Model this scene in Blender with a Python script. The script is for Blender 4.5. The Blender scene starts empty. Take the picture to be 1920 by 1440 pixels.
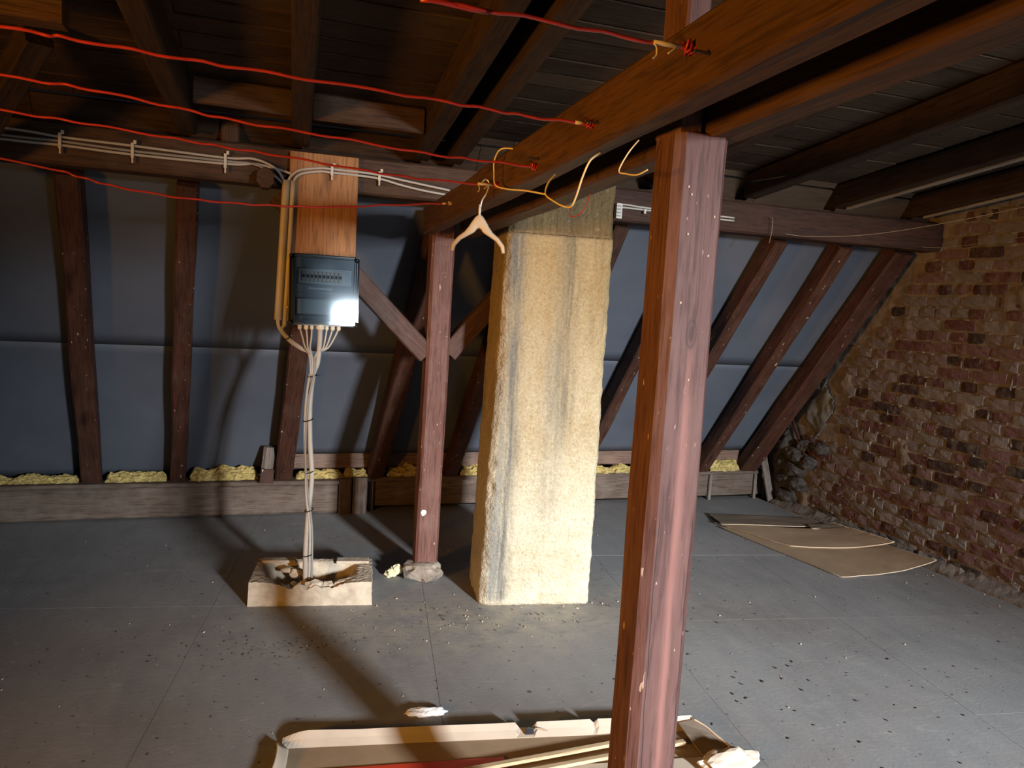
import bpy, bmesh, math, random
from mathutils import Vector, Matrix, noise

S = bpy.context.scene
COL = S.collection
R = random.Random(7)

# ------------------------------------------------------------------ camera, world, lights, exposure
cam_d = bpy.data.cameras.new('camera')
cam_d.sensor_width = 36.0
cam_d.lens = 1435.0 / 1920.0 * 36.0
cam_d.clip_start = 0.02
cam = bpy.data.objects.new('camera', cam_d)
COL.objects.link(cam)
_f = 1435.0
_dy = Vector((480 - 960, 540 - 720, _f)).normalized()
_dx = Vector((5220 - 960, 811 - 720, _f))
_dx = (_dx - _dy * _dx.dot(_dy)).normalized()
_up = _dx.cross(_dy)
if _up.y > 0:
    _up = -_up
# rows: world axes seen from the lens (x right, y down, z forward)
right = Vector((_dx.x, _dy.x, _up.x))
down = Vector((_dx.y, _dy.y, _up.y))
fwd = Vector((_dx.z, _dy.z, _up.z))
m = Matrix.Identity(4)
for i in range(3):
    m[i][0] = right[i]; m[i][1] = -down[i]; m[i][2] = -fwd[i]
m[0][3], m[1][3], m[2][3] = 0.0, 0.0, 1.5
cam.matrix_world = m
S.camera = cam

w = bpy.data.worlds.new('attic_world')
S.world = w
w.use_nodes = True
w.node_tree.nodes['Background'].inputs[0].default_value = (0.55, 0.6, 0.7, 1)
w.node_tree.nodes['Background'].inputs[1].default_value = 0.008


def area_light(name, loc, target, sx, sy, power, color, spread=180):
    d = bpy.data.lights.new(name, 'AREA')
    d.shape = 'RECTANGLE'; d.size = sx; d.size_y = sy
    d.energy = power; d.color = color; d.spread = math.radians(spread)
    o = bpy.data.objects.new(name, d)
    o.location = loc
    o.rotation_euler = (Vector(target) - Vector(loc)).to_track_quat('-Z', 'Y').to_euler()
    COL.objects.link(o)
    return o


# daylight from the window in the wall behind the viewer, a warm bulb further left
area_light('window_daylight', (2.95, -5.0, 2.05), (1.9, 3.3, -0.2), 0.5, 0.6, 120, (0.9, 0.95, 1.0), 44)
area_light('stairwell_light', (-3.0, 0.2, 1.2), (1.0, 2.3, 1.7), 0.35, 0.5, 37, (1.0, 0.44, 0.06), 84)

S.view_settings.view_transform = 'Standard'
S.view_settings.look = 'None'
S.view_settings.gamma = 1.0
S.view_settings.use_curve_mapping = False
S.view_settings.exposure = 0.0


# ------------------------------------------------------------------ materials
def new_mat(name):
    mt = bpy.data.materials.new(name)
    mt.use_nodes = True
    nt = mt.node_tree
    b = nt.nodes['Principled BSDF']
    return mt, nt, b


class N:
    """tiny node-graph helper"""
    def __init__(self, nt):
        self.nt = nt
    def n(self, t, **kw):
        x = self.nt.nodes.new(t)
        for k, v in kw.items():
            setattr(x, k, v)
        return x
    def link(self, a, b):
        self.nt.links.new(a, b)
    def coord(self, kind='Object'):
        return self.n('ShaderNodeTexCoord').outputs[kind]
    def pos(self):
        return self.n('ShaderNodeNewGeometry').outputs['Position']
    def rand(self):
        return self.n('ShaderNodeObjectInfo').outputs['Random']
    def mapped(self, src, scale=(1, 1, 1), loc=(0, 0, 0)):
        x = self.n('ShaderNodeMapping')
        x.inputs['Scale'].default_value = scale
        x.inputs['Location'].default_value = loc
        self.link(src, x.inputs['Vector'])
        return x.outputs[0]
    def noise(self, vec, scale, detail=4, rough=0.55, dist=0.0):
        x = self.n('ShaderNodeTexNoise')
        x.inputs['Scale'].default_value = scale
        x.inputs['Detail'].default_value = detail
        x.inputs['Roughness'].default_value = rough
        x.inputs['Distortion'].default_value = dist
        self.link(vec, x.inputs['Vector'])
        return x.outputs['Fac']
    def ramp(self, fac, stops):
        x = self.n('ShaderNodeValToRGB')
        e = x.color_ramp.elements
        while len(e) < len(stops):
            e.new(0.5)
        for el, (p, c) in zip(e, stops):
            el.position = p
            el.color = (c, c, c, 1) if isinstance(c, (int, float)) else (*c, 1)
        self.link(fac, x.inputs[0])
        return x.outputs[0]
    def mix(self, fac, a, b, mode='MIX'):
        x = self.n('ShaderNodeMix', data_type='RGBA', blend_type=mode)
        for v, s in ((fac, x.inputs[0]), (a, x.inputs[6]), (b, x.inputs[7])):
            if isinstance(v, (int, float)):
                s.default_value = v if s.type == 'VALUE' else (v, v, v, 1)
            elif isinstance(v, tuple):
                s.default_value = (*v, 1)
            else:
                self.link(v, s)
        return x.outputs[2]
    def math(self, op, a, b=None):
        x = self.n('ShaderNodeMath', operation=op)
        for v, s in ((a, x.inputs[0]), (b, x.inputs[1])):
            if v is None:
                continue
            if isinstance(v, (int, float)):
                s.default_value = v
            else:
                self.link(v, s)
        return x.outputs[0]
    def sep(self, vec):
        x = self.n('ShaderNodeSeparateXYZ')
        self.link(vec, x.inputs[0])
        return x.outputs
    def bump(self, h, strength, dist, b):
        x = self.n('ShaderNodeBump')
        x.inputs['Strength'].default_value = strength
        x.inputs['Distance'].default_value = dist
        self.link(h, x.inputs['Height'])
        self.link(x.outputs[0], b.inputs['Normal'])


def wood(name, dark, light, rough=0.65, dusty=0.0, dust_col=(0.3, 0.27, 0.23), grain=1.0, fleck=0.0, bump=0.5):
    mt, nt, b = new_mat(name)
    g = N(nt)
    co = g.coord()
    rnd = g.rand()
    off = g.n('ShaderNodeVectorMath', operation='ADD')
    g.link(co, off.inputs[0])
    sc = g.math('MULTIPLY', rnd, 37.0)
    g.link(sc, off.inputs[1])
    v = off.outputs[0]
    streak = g.noise(g.mapped(v, (2.2 * grain, 34, 34)), 1.6, 5, 0.6, 0.6)
    broad = g.noise(g.mapped(v, (1.3, 7, 7)), 1.4, 3, 0.5, 0.4)
    k = g.math('ADD', g.math('MULTIPLY', streak, 0.6), g.math('MULTIPLY', broad, 0.4))
    c = g.ramp(k, [(0.3, dark), (0.72, light)])
    fine = g.noise(g.mapped(v, (9, 120, 120)), 1.0, 2, 0.5)
    c = g.mix(g.ramp(fine, [(0.36, 0.55), (0.5, 0.0)]), c, tuple(x * 0.45 for x in dark))
    knots = g.n('ShaderNodeTexVoronoi')
    knots.inputs['Scale'].default_value = 1.0
    g.link(g.mapped(v, (1.7, 7, 7)), knots.inputs['Vector'])
    c = g.mix(g.ramp(knots.outputs['Distance'], [(0.05, 0.8), (0.16, 0.0)]), c, tuple(x * 0.4 for x in dark))
    if dusty > 0:
        d = g.noise(v, 7.0, 5, 0.65)
        c = g.mix(g.ramp(d, [(0.45, 0.0), (0.75, dusty)]), c, dust_col)
    if fleck > 0:
        f = g.noise(g.mapped(v, (10, 26, 26)), 2.6, 2, 0.5)
        c = g.mix(g.ramp(f, [(0.735 - 0.02 * fleck, 0.0), (0.76, 0.8)]), c, (0.55, 0.42, 0.33))
    g.link(c, b.inputs['Base Color'])
    b.inputs['Roughness'].default_value = rough
    b.inputs['Specular IOR Level'].default_value = 0.3
    g.bump(g.math('ADD', streak, g.math('MULTIPLY', fine, 0.5)), bump, 0.006, b)
    return mt


def plain(name, col, rough=0.6, var=0.25, scale=8.0, metallic=0.0, bump=0.15, spec=0.4):
    mt, nt, b = new_mat(name)
    g = N(nt)
    n1 = g.noise(g.coord(), scale, 4, 0.6)
    c = g.ramp(n1, [(0.25, tuple(x * (1 - var) for x in col)), (0.75, tuple(min(1, x * (1 + var)) for x in col))])
    g.link(c, b.inputs['Base Color'])
    b.inputs['Roughness'].default_value = rough
    b.inputs['Metallic'].default_value = metallic
    b.inputs['Specular IOR Level'].default_value = spec
    if bump:
        g.bump(n1, bump, 0.01, b)
    return mt


M = {}
M['post'] = wood('red_painted_post', (0.083, 0.034, 0.028), (0.161, 0.079, 0.068), 0.6, 0.3, (0.180, 0.105, 0.094), fleck=1.0)
M['post_front'] = wood('red_painted_post_cracked', (0.083, 0.034, 0.029), (0.161, 0.079, 0.068), 0.6, 0.3, (0.18, 0.105, 0.094), fleck=1.0)
_nt = M['post_front'].node_tree
_g = N(_nt)
_b = _nt.nodes['Principled BSDF']
_src = _b.inputs['Base Color'].links[0].from_socket
_s = _g.sep(_g.coord())
_w = _g.math('MULTIPLY', _g.math('SUBTRACT', _g.noise(_g.mapped(_g.coord(), (4, 2, 2)), 1.0, 3), 0.5), 0.02)


def _gauss(v, c0, wd, wob=True):
    d = _g.math('SUBTRACT', v, c0)
    if wob:
        d = _g.math('ADD', d, _w)
    d = _g.math('DIVIDE', d, wd)
    return _g.math('POWER', 2.718, _g.math('MULTIPLY', _g.math('MULTIPLY', d, d), -1.0))


_heart = _g.math('MULTIPLY', _gauss(_s[1], 0.006, 0.010), _g.ramp(_s[0], [(0.0, 1.0), (0.35, 1.0), (0.55, 0.0)]))
_c = _g.mix(_g.math('MULTIPLY', _heart, 0.6), _src, (0.33, 0.15, 0.125))
_low = _g.ramp(_g.math('ADD', _s[0], 0.5), [(0.15, 1.0), (0.62, 1.0), (0.7, 0.0)])
for _y0 in (-0.036, 0.044):
    _c = _g.mix(_g.math('MULTIPLY', _gauss(_s[1], _y0, 0.0011), _low), _c, (0.02, 0.01, 0.008))
_k = _g.math('MULTIPLY', _gauss(_s[1], 0.002, 0.012, False), _gauss(_s[0], 0.525, 0.03, False))
_c = _g.mix(_g.ramp(_k, [(0.2, 0.0), (0.45, 0.75), (0.6, 0.25), (0.85, 0.8)]), _c, (0.05, 0.025, 0.02))
_g.link(_c, _b.inputs['Base Color'])
M['post_far'] = wood('red_brown_post', (0.090, 0.033, 0.024), (0.198, 0.090, 0.066), 0.65, 0.35, (0.216, 0.132, 0.102), fleck=1.0)
M['tie'] = wood('brown_tie_timber', (0.052, 0.023, 0.007), (0.103, 0.047, 0.016), 0.6, 0.15, (0.111, 0.079, 0.052))
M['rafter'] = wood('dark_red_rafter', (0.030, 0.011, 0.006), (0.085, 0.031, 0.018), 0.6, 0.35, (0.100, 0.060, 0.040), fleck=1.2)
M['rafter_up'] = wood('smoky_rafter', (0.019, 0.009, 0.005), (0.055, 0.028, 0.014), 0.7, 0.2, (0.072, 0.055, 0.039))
M['brace'] = wood('dusty_brace', (0.061, 0.028, 0.020), (0.128, 0.066, 0.048), 0.7, 0.5, (0.138, 0.102, 0.087))
M['purlin'] = wood('purlin_timber', (0.040, 0.019, 0.010), (0.090, 0.044, 0.022), 0.7, 0.25, (0.120, 0.090, 0.060))
M['sill'] = wood('dusty_sill', (0.075, 0.05, 0.036), (0.17, 0.12, 0.09), 0.8, 0.6, (0.19, 0.155, 0.13))
M['greyed'] = wood('greyed_plank', (0.105, 0.081, 0.066), (0.231, 0.182, 0.154), 0.8, 0.5, (0.238, 0.210, 0.189), fleck=0.6)
M['plate'] = wood('reddish_plate', (0.105, 0.056, 0.038), (0.217, 0.130, 0.093), 0.75, 0.4, (0.236, 0.186, 0.149))
M['ply'] = wood('orange_plywood', (0.25, 0.105, 0.026), (0.43, 0.195, 0.058), 0.55, 0.1, (0.35, 0.19, 0.08), grain=0.7, bump=0.15)
M['lit_edge'] = wood('floor_bounce_edge', (0.22, 0.2, 0.17), (0.36, 0.33, 0.29), 0.8)  # pale colour standing in for floor bounce on rafter undersides
M['purlin_shaded'] = wood('shaded_purlin_timber', (0.026, 0.011, 0.007), (0.07, 0.03, 0.018), 0.75, 0.15, (0.1, 0.06, 0.04))  # darker copy of the purlin timber, shade at the right painted in
M['slat'] = wood('pale_slat', (0.5, 0.36, 0.2), (0.72, 0.56, 0.35), 0.6, bump=0.2)


def plank_mat():
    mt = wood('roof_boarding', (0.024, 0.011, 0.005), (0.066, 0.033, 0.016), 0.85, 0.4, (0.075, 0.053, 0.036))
    nt = mt.node_tree
    g = N(nt)
    b = nt.nodes['Principled BSDF']
    src = b.inputs['Base Color'].links[0].from_socket
    x = g.sep(g.pos())[0]
    pale = g.ramp(g.math('ADD', g.rand(), g.math('MULTIPLY', g.math('SUBTRACT', x, 1.0), 0.25)), [(0.4, 0.0), (1.0, 0.42)])
    g.link(g.mix(pale, src, (0.115, 0.076, 0.046)), b.inputs['Base Color'])
    return mt


M['plank'] = plank_mat()


def floor_mat():
    mt, nt, b = new_mat('grey_floor_board')
    g = N(nt)
    p = g.pos()
    big = g.noise(p, 1.1, 4, 0.6, 0.6)
    mid = g.noise(g.mapped(p, (5, 1.6, 1)), 2.2, 5, 0.65)
    fine = g.noise(p, 60, 3, 0.6)
    c = g.ramp(big, [(0.3, (0.18, 0.181, 0.183)), (0.7, (0.262, 0.263, 0.263))])
    c = g.mix(g.ramp(mid, [(0.35, 0.0), (0.8, 0.5)]), c, (0.34, 0.33, 0.315))
    c = g.mix(0.10, c, g.ramp(g.rand(), [(0.0, (0.17, 0.17, 0.17)), (1.0, (0.36, 0.35, 0.35))]))
    # pale plaster dust wiped over the boards around the chimney and the block
    s = g.sep(p)
    dx = g.math('DIVIDE', g.math('SUBTRACT', s[0], 1.0), 1.1)
    dy = g.math('DIVIDE', g.math('SUBTRACT', s[1], 3.35), 0.35)
    d2 = g.math('ADD', g.math('MULTIPLY', dx, dx), g.math('MULTIPLY', dy, dy))
    near = g.math('POWER', 2.718, g.math('MULTIPLY', d2, -1.0))
    dn = g.noise(p, 9, 5, 0.7)
    dust = g.math('MULTIPLY', near, g.ramp(dn, [(0.35, 0.0), (0.65, 0.75)]))
    c = g.mix(dust, c, (0.46, 0.4, 0.31))
    smn = g.noise(g.mapped(p, (3, 7, 1)), 3.0, 6, 0.75, 0.8)
    c = g.mix(g.math('MULTIPLY', near, g.ramp(smn, [(0.56, 0.0), (0.68, 0.85)])), c, (0.1, 0.092, 0.08))
    wear = g.noise(g.mapped(p, (1, 1, 1), (9, 4, 0)), 0.9, 3, 0.5)
    c = g.mix(g.ramp(wear, [(0.5, 0.0), (0.75, 0.45)]), c, (0.17, 0.135, 0.12))
    # scuffs
    sc = g.noise(g.mapped(p, (2.0, 8.0, 1)), 2.3, 6, 0.7, 1.5)
    c = g.mix(g.ramp(sc, [(0.58, 0.0), (0.72, 0.42)]), c, (0.42, 0.405, 0.37))
    sp = g.noise(p, 38, 2, 0.4)
    c = g.mix(g.ramp(sp, [(0.70, 0.0), (0.74, 0.8)]), c, (0.05, 0.048, 0.045))
    sp2 = g.noise(g.mapped(p, (1, 1, 1), (5, 3, 0)), 46, 2, 0.4)
    c = g.mix(g.ramp(sp2, [(0.72, 0.0), (0.76, 0.7)]), c, (0.45, 0.42, 0.37))
    g.link(c, b.inputs['Base Color'])
    b.inputs['Roughness'].default_value = 0.62
    b.inputs['Specular IOR Level'].default_value = 0.35
    g.bump(g.math('ADD', g.math('MULTIPLY', mid, 0.5), g.math('MULTIPLY', fine, 0.5)), 0.25, 0.006, b)
    return mt


M['floor'] = floor_mat()


def chimney_mat():
    mt, nt, b = new_mat('stained_cream_plaster')
    g = N(nt)
    co = g.coord()
    s = g.sep(co)
    n1 = g.noise(co, 6, 6, 0.65)
    n2 = g.noise(co, 70, 3, 0.7)
    c = g.ramp(n1, [(0.3, (0.45, 0.39, 0.265)), (0.72, (0.6, 0.545, 0.41))])
    # smoke-browned towards the top, uneven limit
    hz = g.math('ADD', s[2], g.math('MULTIPLY', g.math('SUBTRACT', n1, 0.5), 0.7))
    top = g.ramp(g.math('DIVIDE', hz, 2.2), [(0.2, 0.0), (0.45, 0.42), (0.78, 0.85)])
    blot = g.noise(g.mapped(co, (5, 5, 3.2)), 1.0, 6, 0.72, 0.6)
    c = g.mix(g.math('MULTIPLY', g.ramp(blot, [(0.47, 0.0), (0.62, 0.75)]), g.ramp(g.math('DIVIDE', s[2], 2.4), [(0.2, 0.15), (0.6, 1.0)])), c, (0.3, 0.205, 0.095))
    c = g.mix(top, c, (0.36, 0.245, 0.105))
    # long grey run-marks down the face
    run = g.noise(g.mapped(co, (30, 30, 1.6)), 1.0, 6, 0.7, 0.4)
    wob = g.math('MULTIPLY', g.math('SUBTRACT', g.noise(g.mapped(co, (3, 3, 2)), 1.0, 3), 0.5), 0.09)
    def streak(x0, wd, strength, zlo, zhi):
        d = g.math('DIVIDE', g.math('ADD', g.math('SUBTRACT', s[0], x0), wob), wd)
        e = g.math('POWER', 2.718, g.math('MULTIPLY', g.math('MULTIPLY', d, d), -1.0))
        lim = g.ramp(g.math('DIVIDE', s[2], 2.4), [(zlo / 2.4, 0.0), (zlo / 2.4 + 0.1, 1.0), (zhi / 2.4, 1.0), (min(1, zhi / 2.4 + 0.1), 0.25)])
        r = g.ramp(run, [(0.36, 0.15), (0.6, 1.0)])
        return g.math('MULTIPLY', g.math('MULTIPLY', e, lim), g.math('MULTIPLY', r, strength))
    c = g.mix(streak(0.10, 0.045, 1.05, -0.2, 2.3), c, (0.15, 0.143, 0.125))
    c = g.mix(streak(0.05, 0.04, 0.9, -0.2, 1.0), c, (0.22, 0.22, 0.2))
    c = g.mix(streak(0.36, 0.055, 0.95, 0.75, 2.3), c, (0.16, 0.132, 0.088))
    c = g.mix(streak(0.32, 0.05, 0.7, 0.3, 1.2), c, (0.28, 0.25, 0.19))
    c = g.mix(streak(0.52, 0.05, 0.7, 1.2, 2.3), c, (0.2, 0.14, 0.07))
    # sooty head above the joint
    head = g.ramp(g.math('DIVIDE', s[2], 2.4), [(0.757, 0.0), (0.77, 1.0)])
    soot = g.math('MULTIPLY', head, g.ramp(run, [(0.35, 1.0), (0.65, 0.6)]))
    c = g.mix(soot, c, (0.105, 0.07, 0.032))
    c = g.mix(0.6, c, g.mix(1.0, c, g.ramp(n2, [(0.3, 0.62), (0.7, 1.25)]), 'MULTIPLY'))
    pits = g.noise(co, 26, 3, 0.6)
    c = g.mix(g.ramp(pits, [(0.28, 0.7), (0.38, 0.0)]), c, (0.3, 0.22, 0.12))
    g.link(c, b.inputs['Base Color'])
    b.inputs['Roughness'].default_value = 0.95
    b.inputs['Specular IOR Level'].default_value = 0.1
    g.bump(g.math('ADD', n2, g.math('MULTIPLY', pits, 1.5)), 0.75, 0.012, b)
    return mt


M['plaster'] = chimney_mat()


def brick_mat():
    mt, nt, b = new_mat('old_brick')
    g = N(nt)
    p = g.pos()
    r = g.rand()
    c = g.ramp(r, [(0.0, (0.03, 0.026, 0.026)), (0.14, (0.045, 0.022, 0.021)), (0.28, (0.09, 0.038, 0.037)), (0.42, (0.13, 0.072, 0.074)), (0.58, (0.145, 0.113, 0.11)), (0.82, (0.135, 0.128, 0.125)), (1.0, (0.165, 0.142, 0.135))])
    n1 = g.noise(p, 22, 5, 0.7)
    c = g.mix(g.ramp(n1, [(0.5, 0.0), (0.75, 0.5)]), c, (0.2, 0.165, 0.138))
    n2 = g.noise(g.mapped(p, (1, 5, 1.6)), 3.0, 4, 0.6)
    c = g.mix(g.ramp(n2, [(0.52, 0.0), (0.75, 0.5)]), c, (0.21, 0.172, 0.145))
    n3 = g.noise(p, 60, 3, 0.7)
    g.link(c, b.inputs['Base Color'])
    b.inputs['Roughness'].default_value = 0.9
    b.inputs['Specular IOR Level'].default_value = 0.2
    g.bump(g.math('ADD', n1, g.math('MULTIPLY', n3, 0.6)), 0.6, 0.008, b)
    return mt


M['brick'] = brick_mat()
M['footing'] = plain('crumbly_footing', (0.27, 0.225, 0.18), 0.95, 0.5, 16.0, bump=0.9, spec=0.1)
M['mortar'] = plain('brown_mortar', (0.17, 0.138, 0.112), 0.95, 0.4, 9.0, bump=0.7, spec=0.1)
M['mortar_grey'] = plain('grey_mortar', (0.16, 0.138, 0.12), 0.95, 0.4, 14.0, bump=0.7, spec=0.1)
M['block'] = plain('chalky_block', (0.5, 0.42, 0.32), 0.95, 0.3, 16.0, bump=0.8, spec=0.1)
M['stone'] = plain('rubble_stone', (0.055, 0.049, 0.045), 0.95, 0.5, 12.0, bump=0.8, spec=0.1)


def membrane_mat():
    mt, nt, b = new_mat('grey_roof_membrane')
    g = N(nt)
    p = g.pos()
    n1 = g.noise(p, 2.2, 4, 0.6)
    c = g.ramp(n1, [(0.3, (0.072, 0.08, 0.099)), (0.7, (0.094, 0.102, 0.123))])
    d = g.noise(g.mapped(p, (6, 2, 2)), 3, 5, 0.7)
    c = g.mix(g.ramp(d, [(0.6, 0.0), (0.8, 0.3)]), c, (0.11, 0.11, 0.11))
    g.link(c, b.inputs['Base Color'])
    b.inputs['Roughness'].default_value = 0.55
    b.inputs['Specular IOR Level'].default_value = 0.4
    g.bump(g.noise(p, 9, 3, 0.5), 0.25, 0.01, b)
    return mt


M['membrane'] = membrane_mat()
M['wool'] = plain('yellow_glass_wool', (0.440, 0.337, 0.128), 0.95, 0.45, 26.0, bump=1.0, spec=0.05)
M['card'] = plain('cardboard', (0.357, 0.255, 0.162), 0.8, 0.18, 5.0, bump=0.1, spec=0.15)
M['card_dusty'] = plain('dusty_cardboard', (0.221, 0.174, 0.132), 0.85, 0.25, 4.0, bump=0.1, spec=0.15)
M['card_white'] = plain('pale_carton', (0.532, 0.446, 0.351), 0.7, 0.14, 5.0, bump=0.08, spec=0.2)
M['card_edge'] = plain('pale_card_edge', (0.62, 0.5, 0.36), 0.8, 0.1, 20.0, bump=0.0, spec=0.1)
M['red_sheet'] = plain('red_sheet', (0.55, 0.05, 0.02), 0.5, 0.2, 4.0, bump=0.0)
M['cord'] = plain('red_cord', (0.396, 0.032, 0.026), 0.35, 0.15, 30.0, bump=0.1, spec=0.5)
M['white_tape'] = plain('white_tape', (0.562, 0.510, 0.435), 0.6, 0.1, 30.0, bump=0.0)
M['cable'] = plain('grey_white_cable', (0.429, 0.390, 0.335), 0.45, 0.08, 20.0, bump=0.0)
M['cable_grey'] = plain('grey_cable', (0.270, 0.255, 0.232), 0.45, 0.08, 20.0, bump=0.0)
M['pipe'] = plain('cream_conduit', (0.495, 0.420, 0.300), 0.4, 0.06, 20.0, bump=0.0)
M['black'] = plain('black_plastic', (0.015, 0.015, 0.017), 0.5, 0.2, 20.0, bump=0.0)
M['yellow'] = plain('yellow_wire', (0.8, 0.66, 0.4), 0.45, 0.2, 30.0, bump=0.0)
M['thin_wire'] = plain('dull_wire', (0.3, 0.24, 0.16), 0.5, 0.2, 30.0, bump=0.0)
M['hanger'] = plain('beige_hanger', (0.450, 0.360, 0.247), 0.45, 0.06, 10.0, bump=0.0)
M['metal'] = plain('white_metal', (0.75, 0.72, 0.68), 0.3, 0.05, 10.0, metallic=0.6, bump=0.0)
M['nail'] = plain('dark_nail', (0.12, 0.1, 0.09), 0.5, 0.1, 10.0, metallic=0.8, bump=0.0)
M['body'] = plain('cream_box_body', (0.6, 0.5, 0.36), 0.45, 0.05, 8.0, bump=0.0)
M['panel_grey'] = plain('grey_inner_panel', (0.224, 0.231, 0.231), 0.4, 0.06, 8.0, bump=0.0)
M['panel_pale'] = plain('pale_inner_panel', (0.55, 0.56, 0.53), 0.4, 0.06, 8.0, bump=0.0)
M['breaker'] = plain('cream_breaker', (0.6, 0.53, 0.43), 0.45, 0.06, 8.0, bump=0.0)
M['frame_dark'] = plain('dark_frame', (0.018, 0.021, 0.024), 0.3, 0.1, 8.0, bump=0.0)
M['gland'] = plain('cream_gland', (0.66, 0.6, 0.46), 0.5, 0.06, 8.0, bump=0.0)
M['foam'] = plain('cream_foam', (0.8, 0.68, 0.4), 0.9, 0.15, 30.0, bump=0.5, spec=0.1)
M['white_plaster'] = plain('white_crumb', (0.78, 0.77, 0.75), 0.9, 0.2, 40.0, bump=0.8, spec=0.1)
M['film'] = plain('dull_dark_film', (0.12, 0.115, 0.1), 0.45, 0.6, 6.0, bump=0.3)
M['crumb_dark'] = plain('dark_crumb', (0.07, 0.06, 0.05), 0.9, 0.4, 40.0, bump=0.0)
M['crumb_pale'] = plain('pale_crumb', (0.5, 0.42, 0.3), 0.9, 0.4, 40.0, bump=0.0)
M['shell'] = plain('dim_attic_lining', (0.1, 0.075, 0.055), 0.9, 0.3, 3.0, bump=0.0)


def cover_mat():
    mt, nt, b = new_mat('smoked_clear_cover')
    nt.nodes.remove(b)
    g = N(nt)
    tr = g.n('ShaderNodeBsdfTransparent'); tr.inputs[0].default_value = (0.42, 0.48, 0.53, 1)
    gl = g.n('ShaderNodeBsdfGlossy'); gl.inputs[0].default_value = (0.3, 0.34, 0.37, 1); gl.inputs['Roughness'].default_value = 0.07
    fr = g.n('ShaderNodeFresnel'); fr.inputs[0].default_value = 1.4
    mx = g.n('ShaderNodeMixShader')
    g.link(fr.outputs[0], mx.inputs[0]); g.link(tr.outputs[0], mx.inputs[1]); g.link(gl.outputs[0], mx.inputs[2])
    g.link(mx.outputs[0], nt.nodes['Material Output'].inputs[0])
    return mt


M['cover'] = cover_mat()


# ------------------------------------------------------------------ builders
def link_mesh(name, verts, faces, mat, parent=None, smooth=False, matrix=None):
    me = bpy.data.meshes.new(name)
    me.from_pydata([tuple(v) for v in verts], [], faces)
    me.validate(); me.update()
    bm = bmesh.new(); bm.from_mesh(me)
    bmesh.ops.recalc_face_normals(bm, faces=bm.faces)
    bm.to_mesh(me); bm.free()
    if smooth:
        for p in me.polygons:
            p.use_smooth = True
    me.materials.append(mat)
    o = bpy.data.objects.new(name, me)
    COL.objects.link(o)
    if matrix is not None:
        o.matrix_world = matrix
    if parent is not None:
        set_parent(o, parent)
    return o


def world_of(o):
    return world_of(o.parent) @ o.matrix_parent_inverse @ o.matrix_basis if o.parent else o.matrix_basis.copy()


def set_parent(o, p):
    o.parent = p
    o.matrix_parent_inverse = world_of(p).inverted()


def thing(name, loc, label, cat, group=None, rz=0.0):
    o = bpy.data.objects.new(name, None)
    o.empty_display_size = 0.05
    o.location = loc; o.rotation_euler = (0, 0, rz)
    COL.objects.link(o)
    return tag(o, label, cat, group)


def tag(o, label, cat, group=None, kind=None):
    o['label'] = label; o['category'] = cat
    if group:
        o['group'] = group
    if kind:
        o['kind'] = kind
    return o


def beam(name, p0, p1, w, h, mat, parent=None, up=(0, 0, 1), seg=14, jit=0.003, cham=0.008, seed=0, taper=0.0):
    """a sawn timber, its length along local X, w across, h along 'up'; p0/p1 are the axis ends"""
    p0 = Vector(p0); p1 = Vector(p1)
    x = (p1 - p0); Ln = x.length; x = x / Ln
    z = Vector(up); z = (z - x * z.dot(x)).normalized()
    y = z.cross(x)
    mw = Matrix((x, y, z)).transposed().to_4x4()
    mw.translation = (p0 + p1) / 2
    c = cham
    prof = [(-w/2 + c, -h/2), (0, -h/2), (w/2 - c, -h/2), (w/2, -h/2 + c), (w/2, 0), (w/2, h/2 - c), (w/2 - c, h/2), (0, h/2), (-w/2 + c, h/2), (-w/2, h/2 - c), (-w/2, 0), (-w/2, -h/2 + c)]
    vs = []; fs = []
    k = len(prof)
    for i in range(seg + 1):
        t = i / seg
        sc = 1 - taper * t
        for j, (a, b) in enumerate(prof):
            s = Vector((t * Ln * 2.3, a * 30, b * 30 + seed * 9.7))
            d = noise.noise(s) * jit; e = noise.noise(s + Vector((31, 7, 3))) * jit
            vs.append(((t - 0.5) * Ln, a * sc + d, b * sc + e))
    for i in range(seg):
        for j in range(k):
            a = i * k + j; b = i * k + (j + 1) % k
            fs.append((a, b, b + k, a + k))
    fs.append(tuple(range(k))); fs.append(tuple(range(seg * k, seg * k + k)))
    return link_mesh(name, vs, fs, mat, parent, False, mw)


def boxm(name, lo, hi, mat, parent=None, bev=0.0, matrix=None):
    bm = bmesh.new()
    bmesh.ops.create_cube(bm, size=1.0)
    for v in bm.verts:
        v.co = Vector([(lo[i] + hi[i]) / 2 + v.co[i] * (hi[i] - lo[i]) for i in range(3)])
    if bev > 0:
        bmesh.ops.bevel(bm, geom=bm.edges[:], offset=bev, segments=2, affect='EDGES', profile=0.6)
    me = bpy.data.meshes.new(name); bm.to_mesh(me); bm.free()
    me.materials.append(mat)
    o = bpy.data.objects.new(name, me); COL.objects.link(o)
    if matrix is not None:
        o.matrix_world = matrix
    if parent is not None:
        set_parent(o, parent)
    return o


def smooth_path(pts, n=6):
    P = [Vector(p) for p in pts]
    if len(P) < 3:
        return P
    out = []
    for i in range(len(P) - 1):
        a = P[max(i - 1, 0)]; b = P[i]; c = P[i + 1]; d = P[min(i + 2, len(P) - 1)]
        for k in range(n):
            t = k / n
            out.append(0.5 * ((2 * b) + (c - a) * t + (2 * a - 5 * b + 4 * c - d) * t * t + (3 * b - a - 3 * c + d) * t ** 3))
    out.append(P[-1])
    return out


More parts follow.
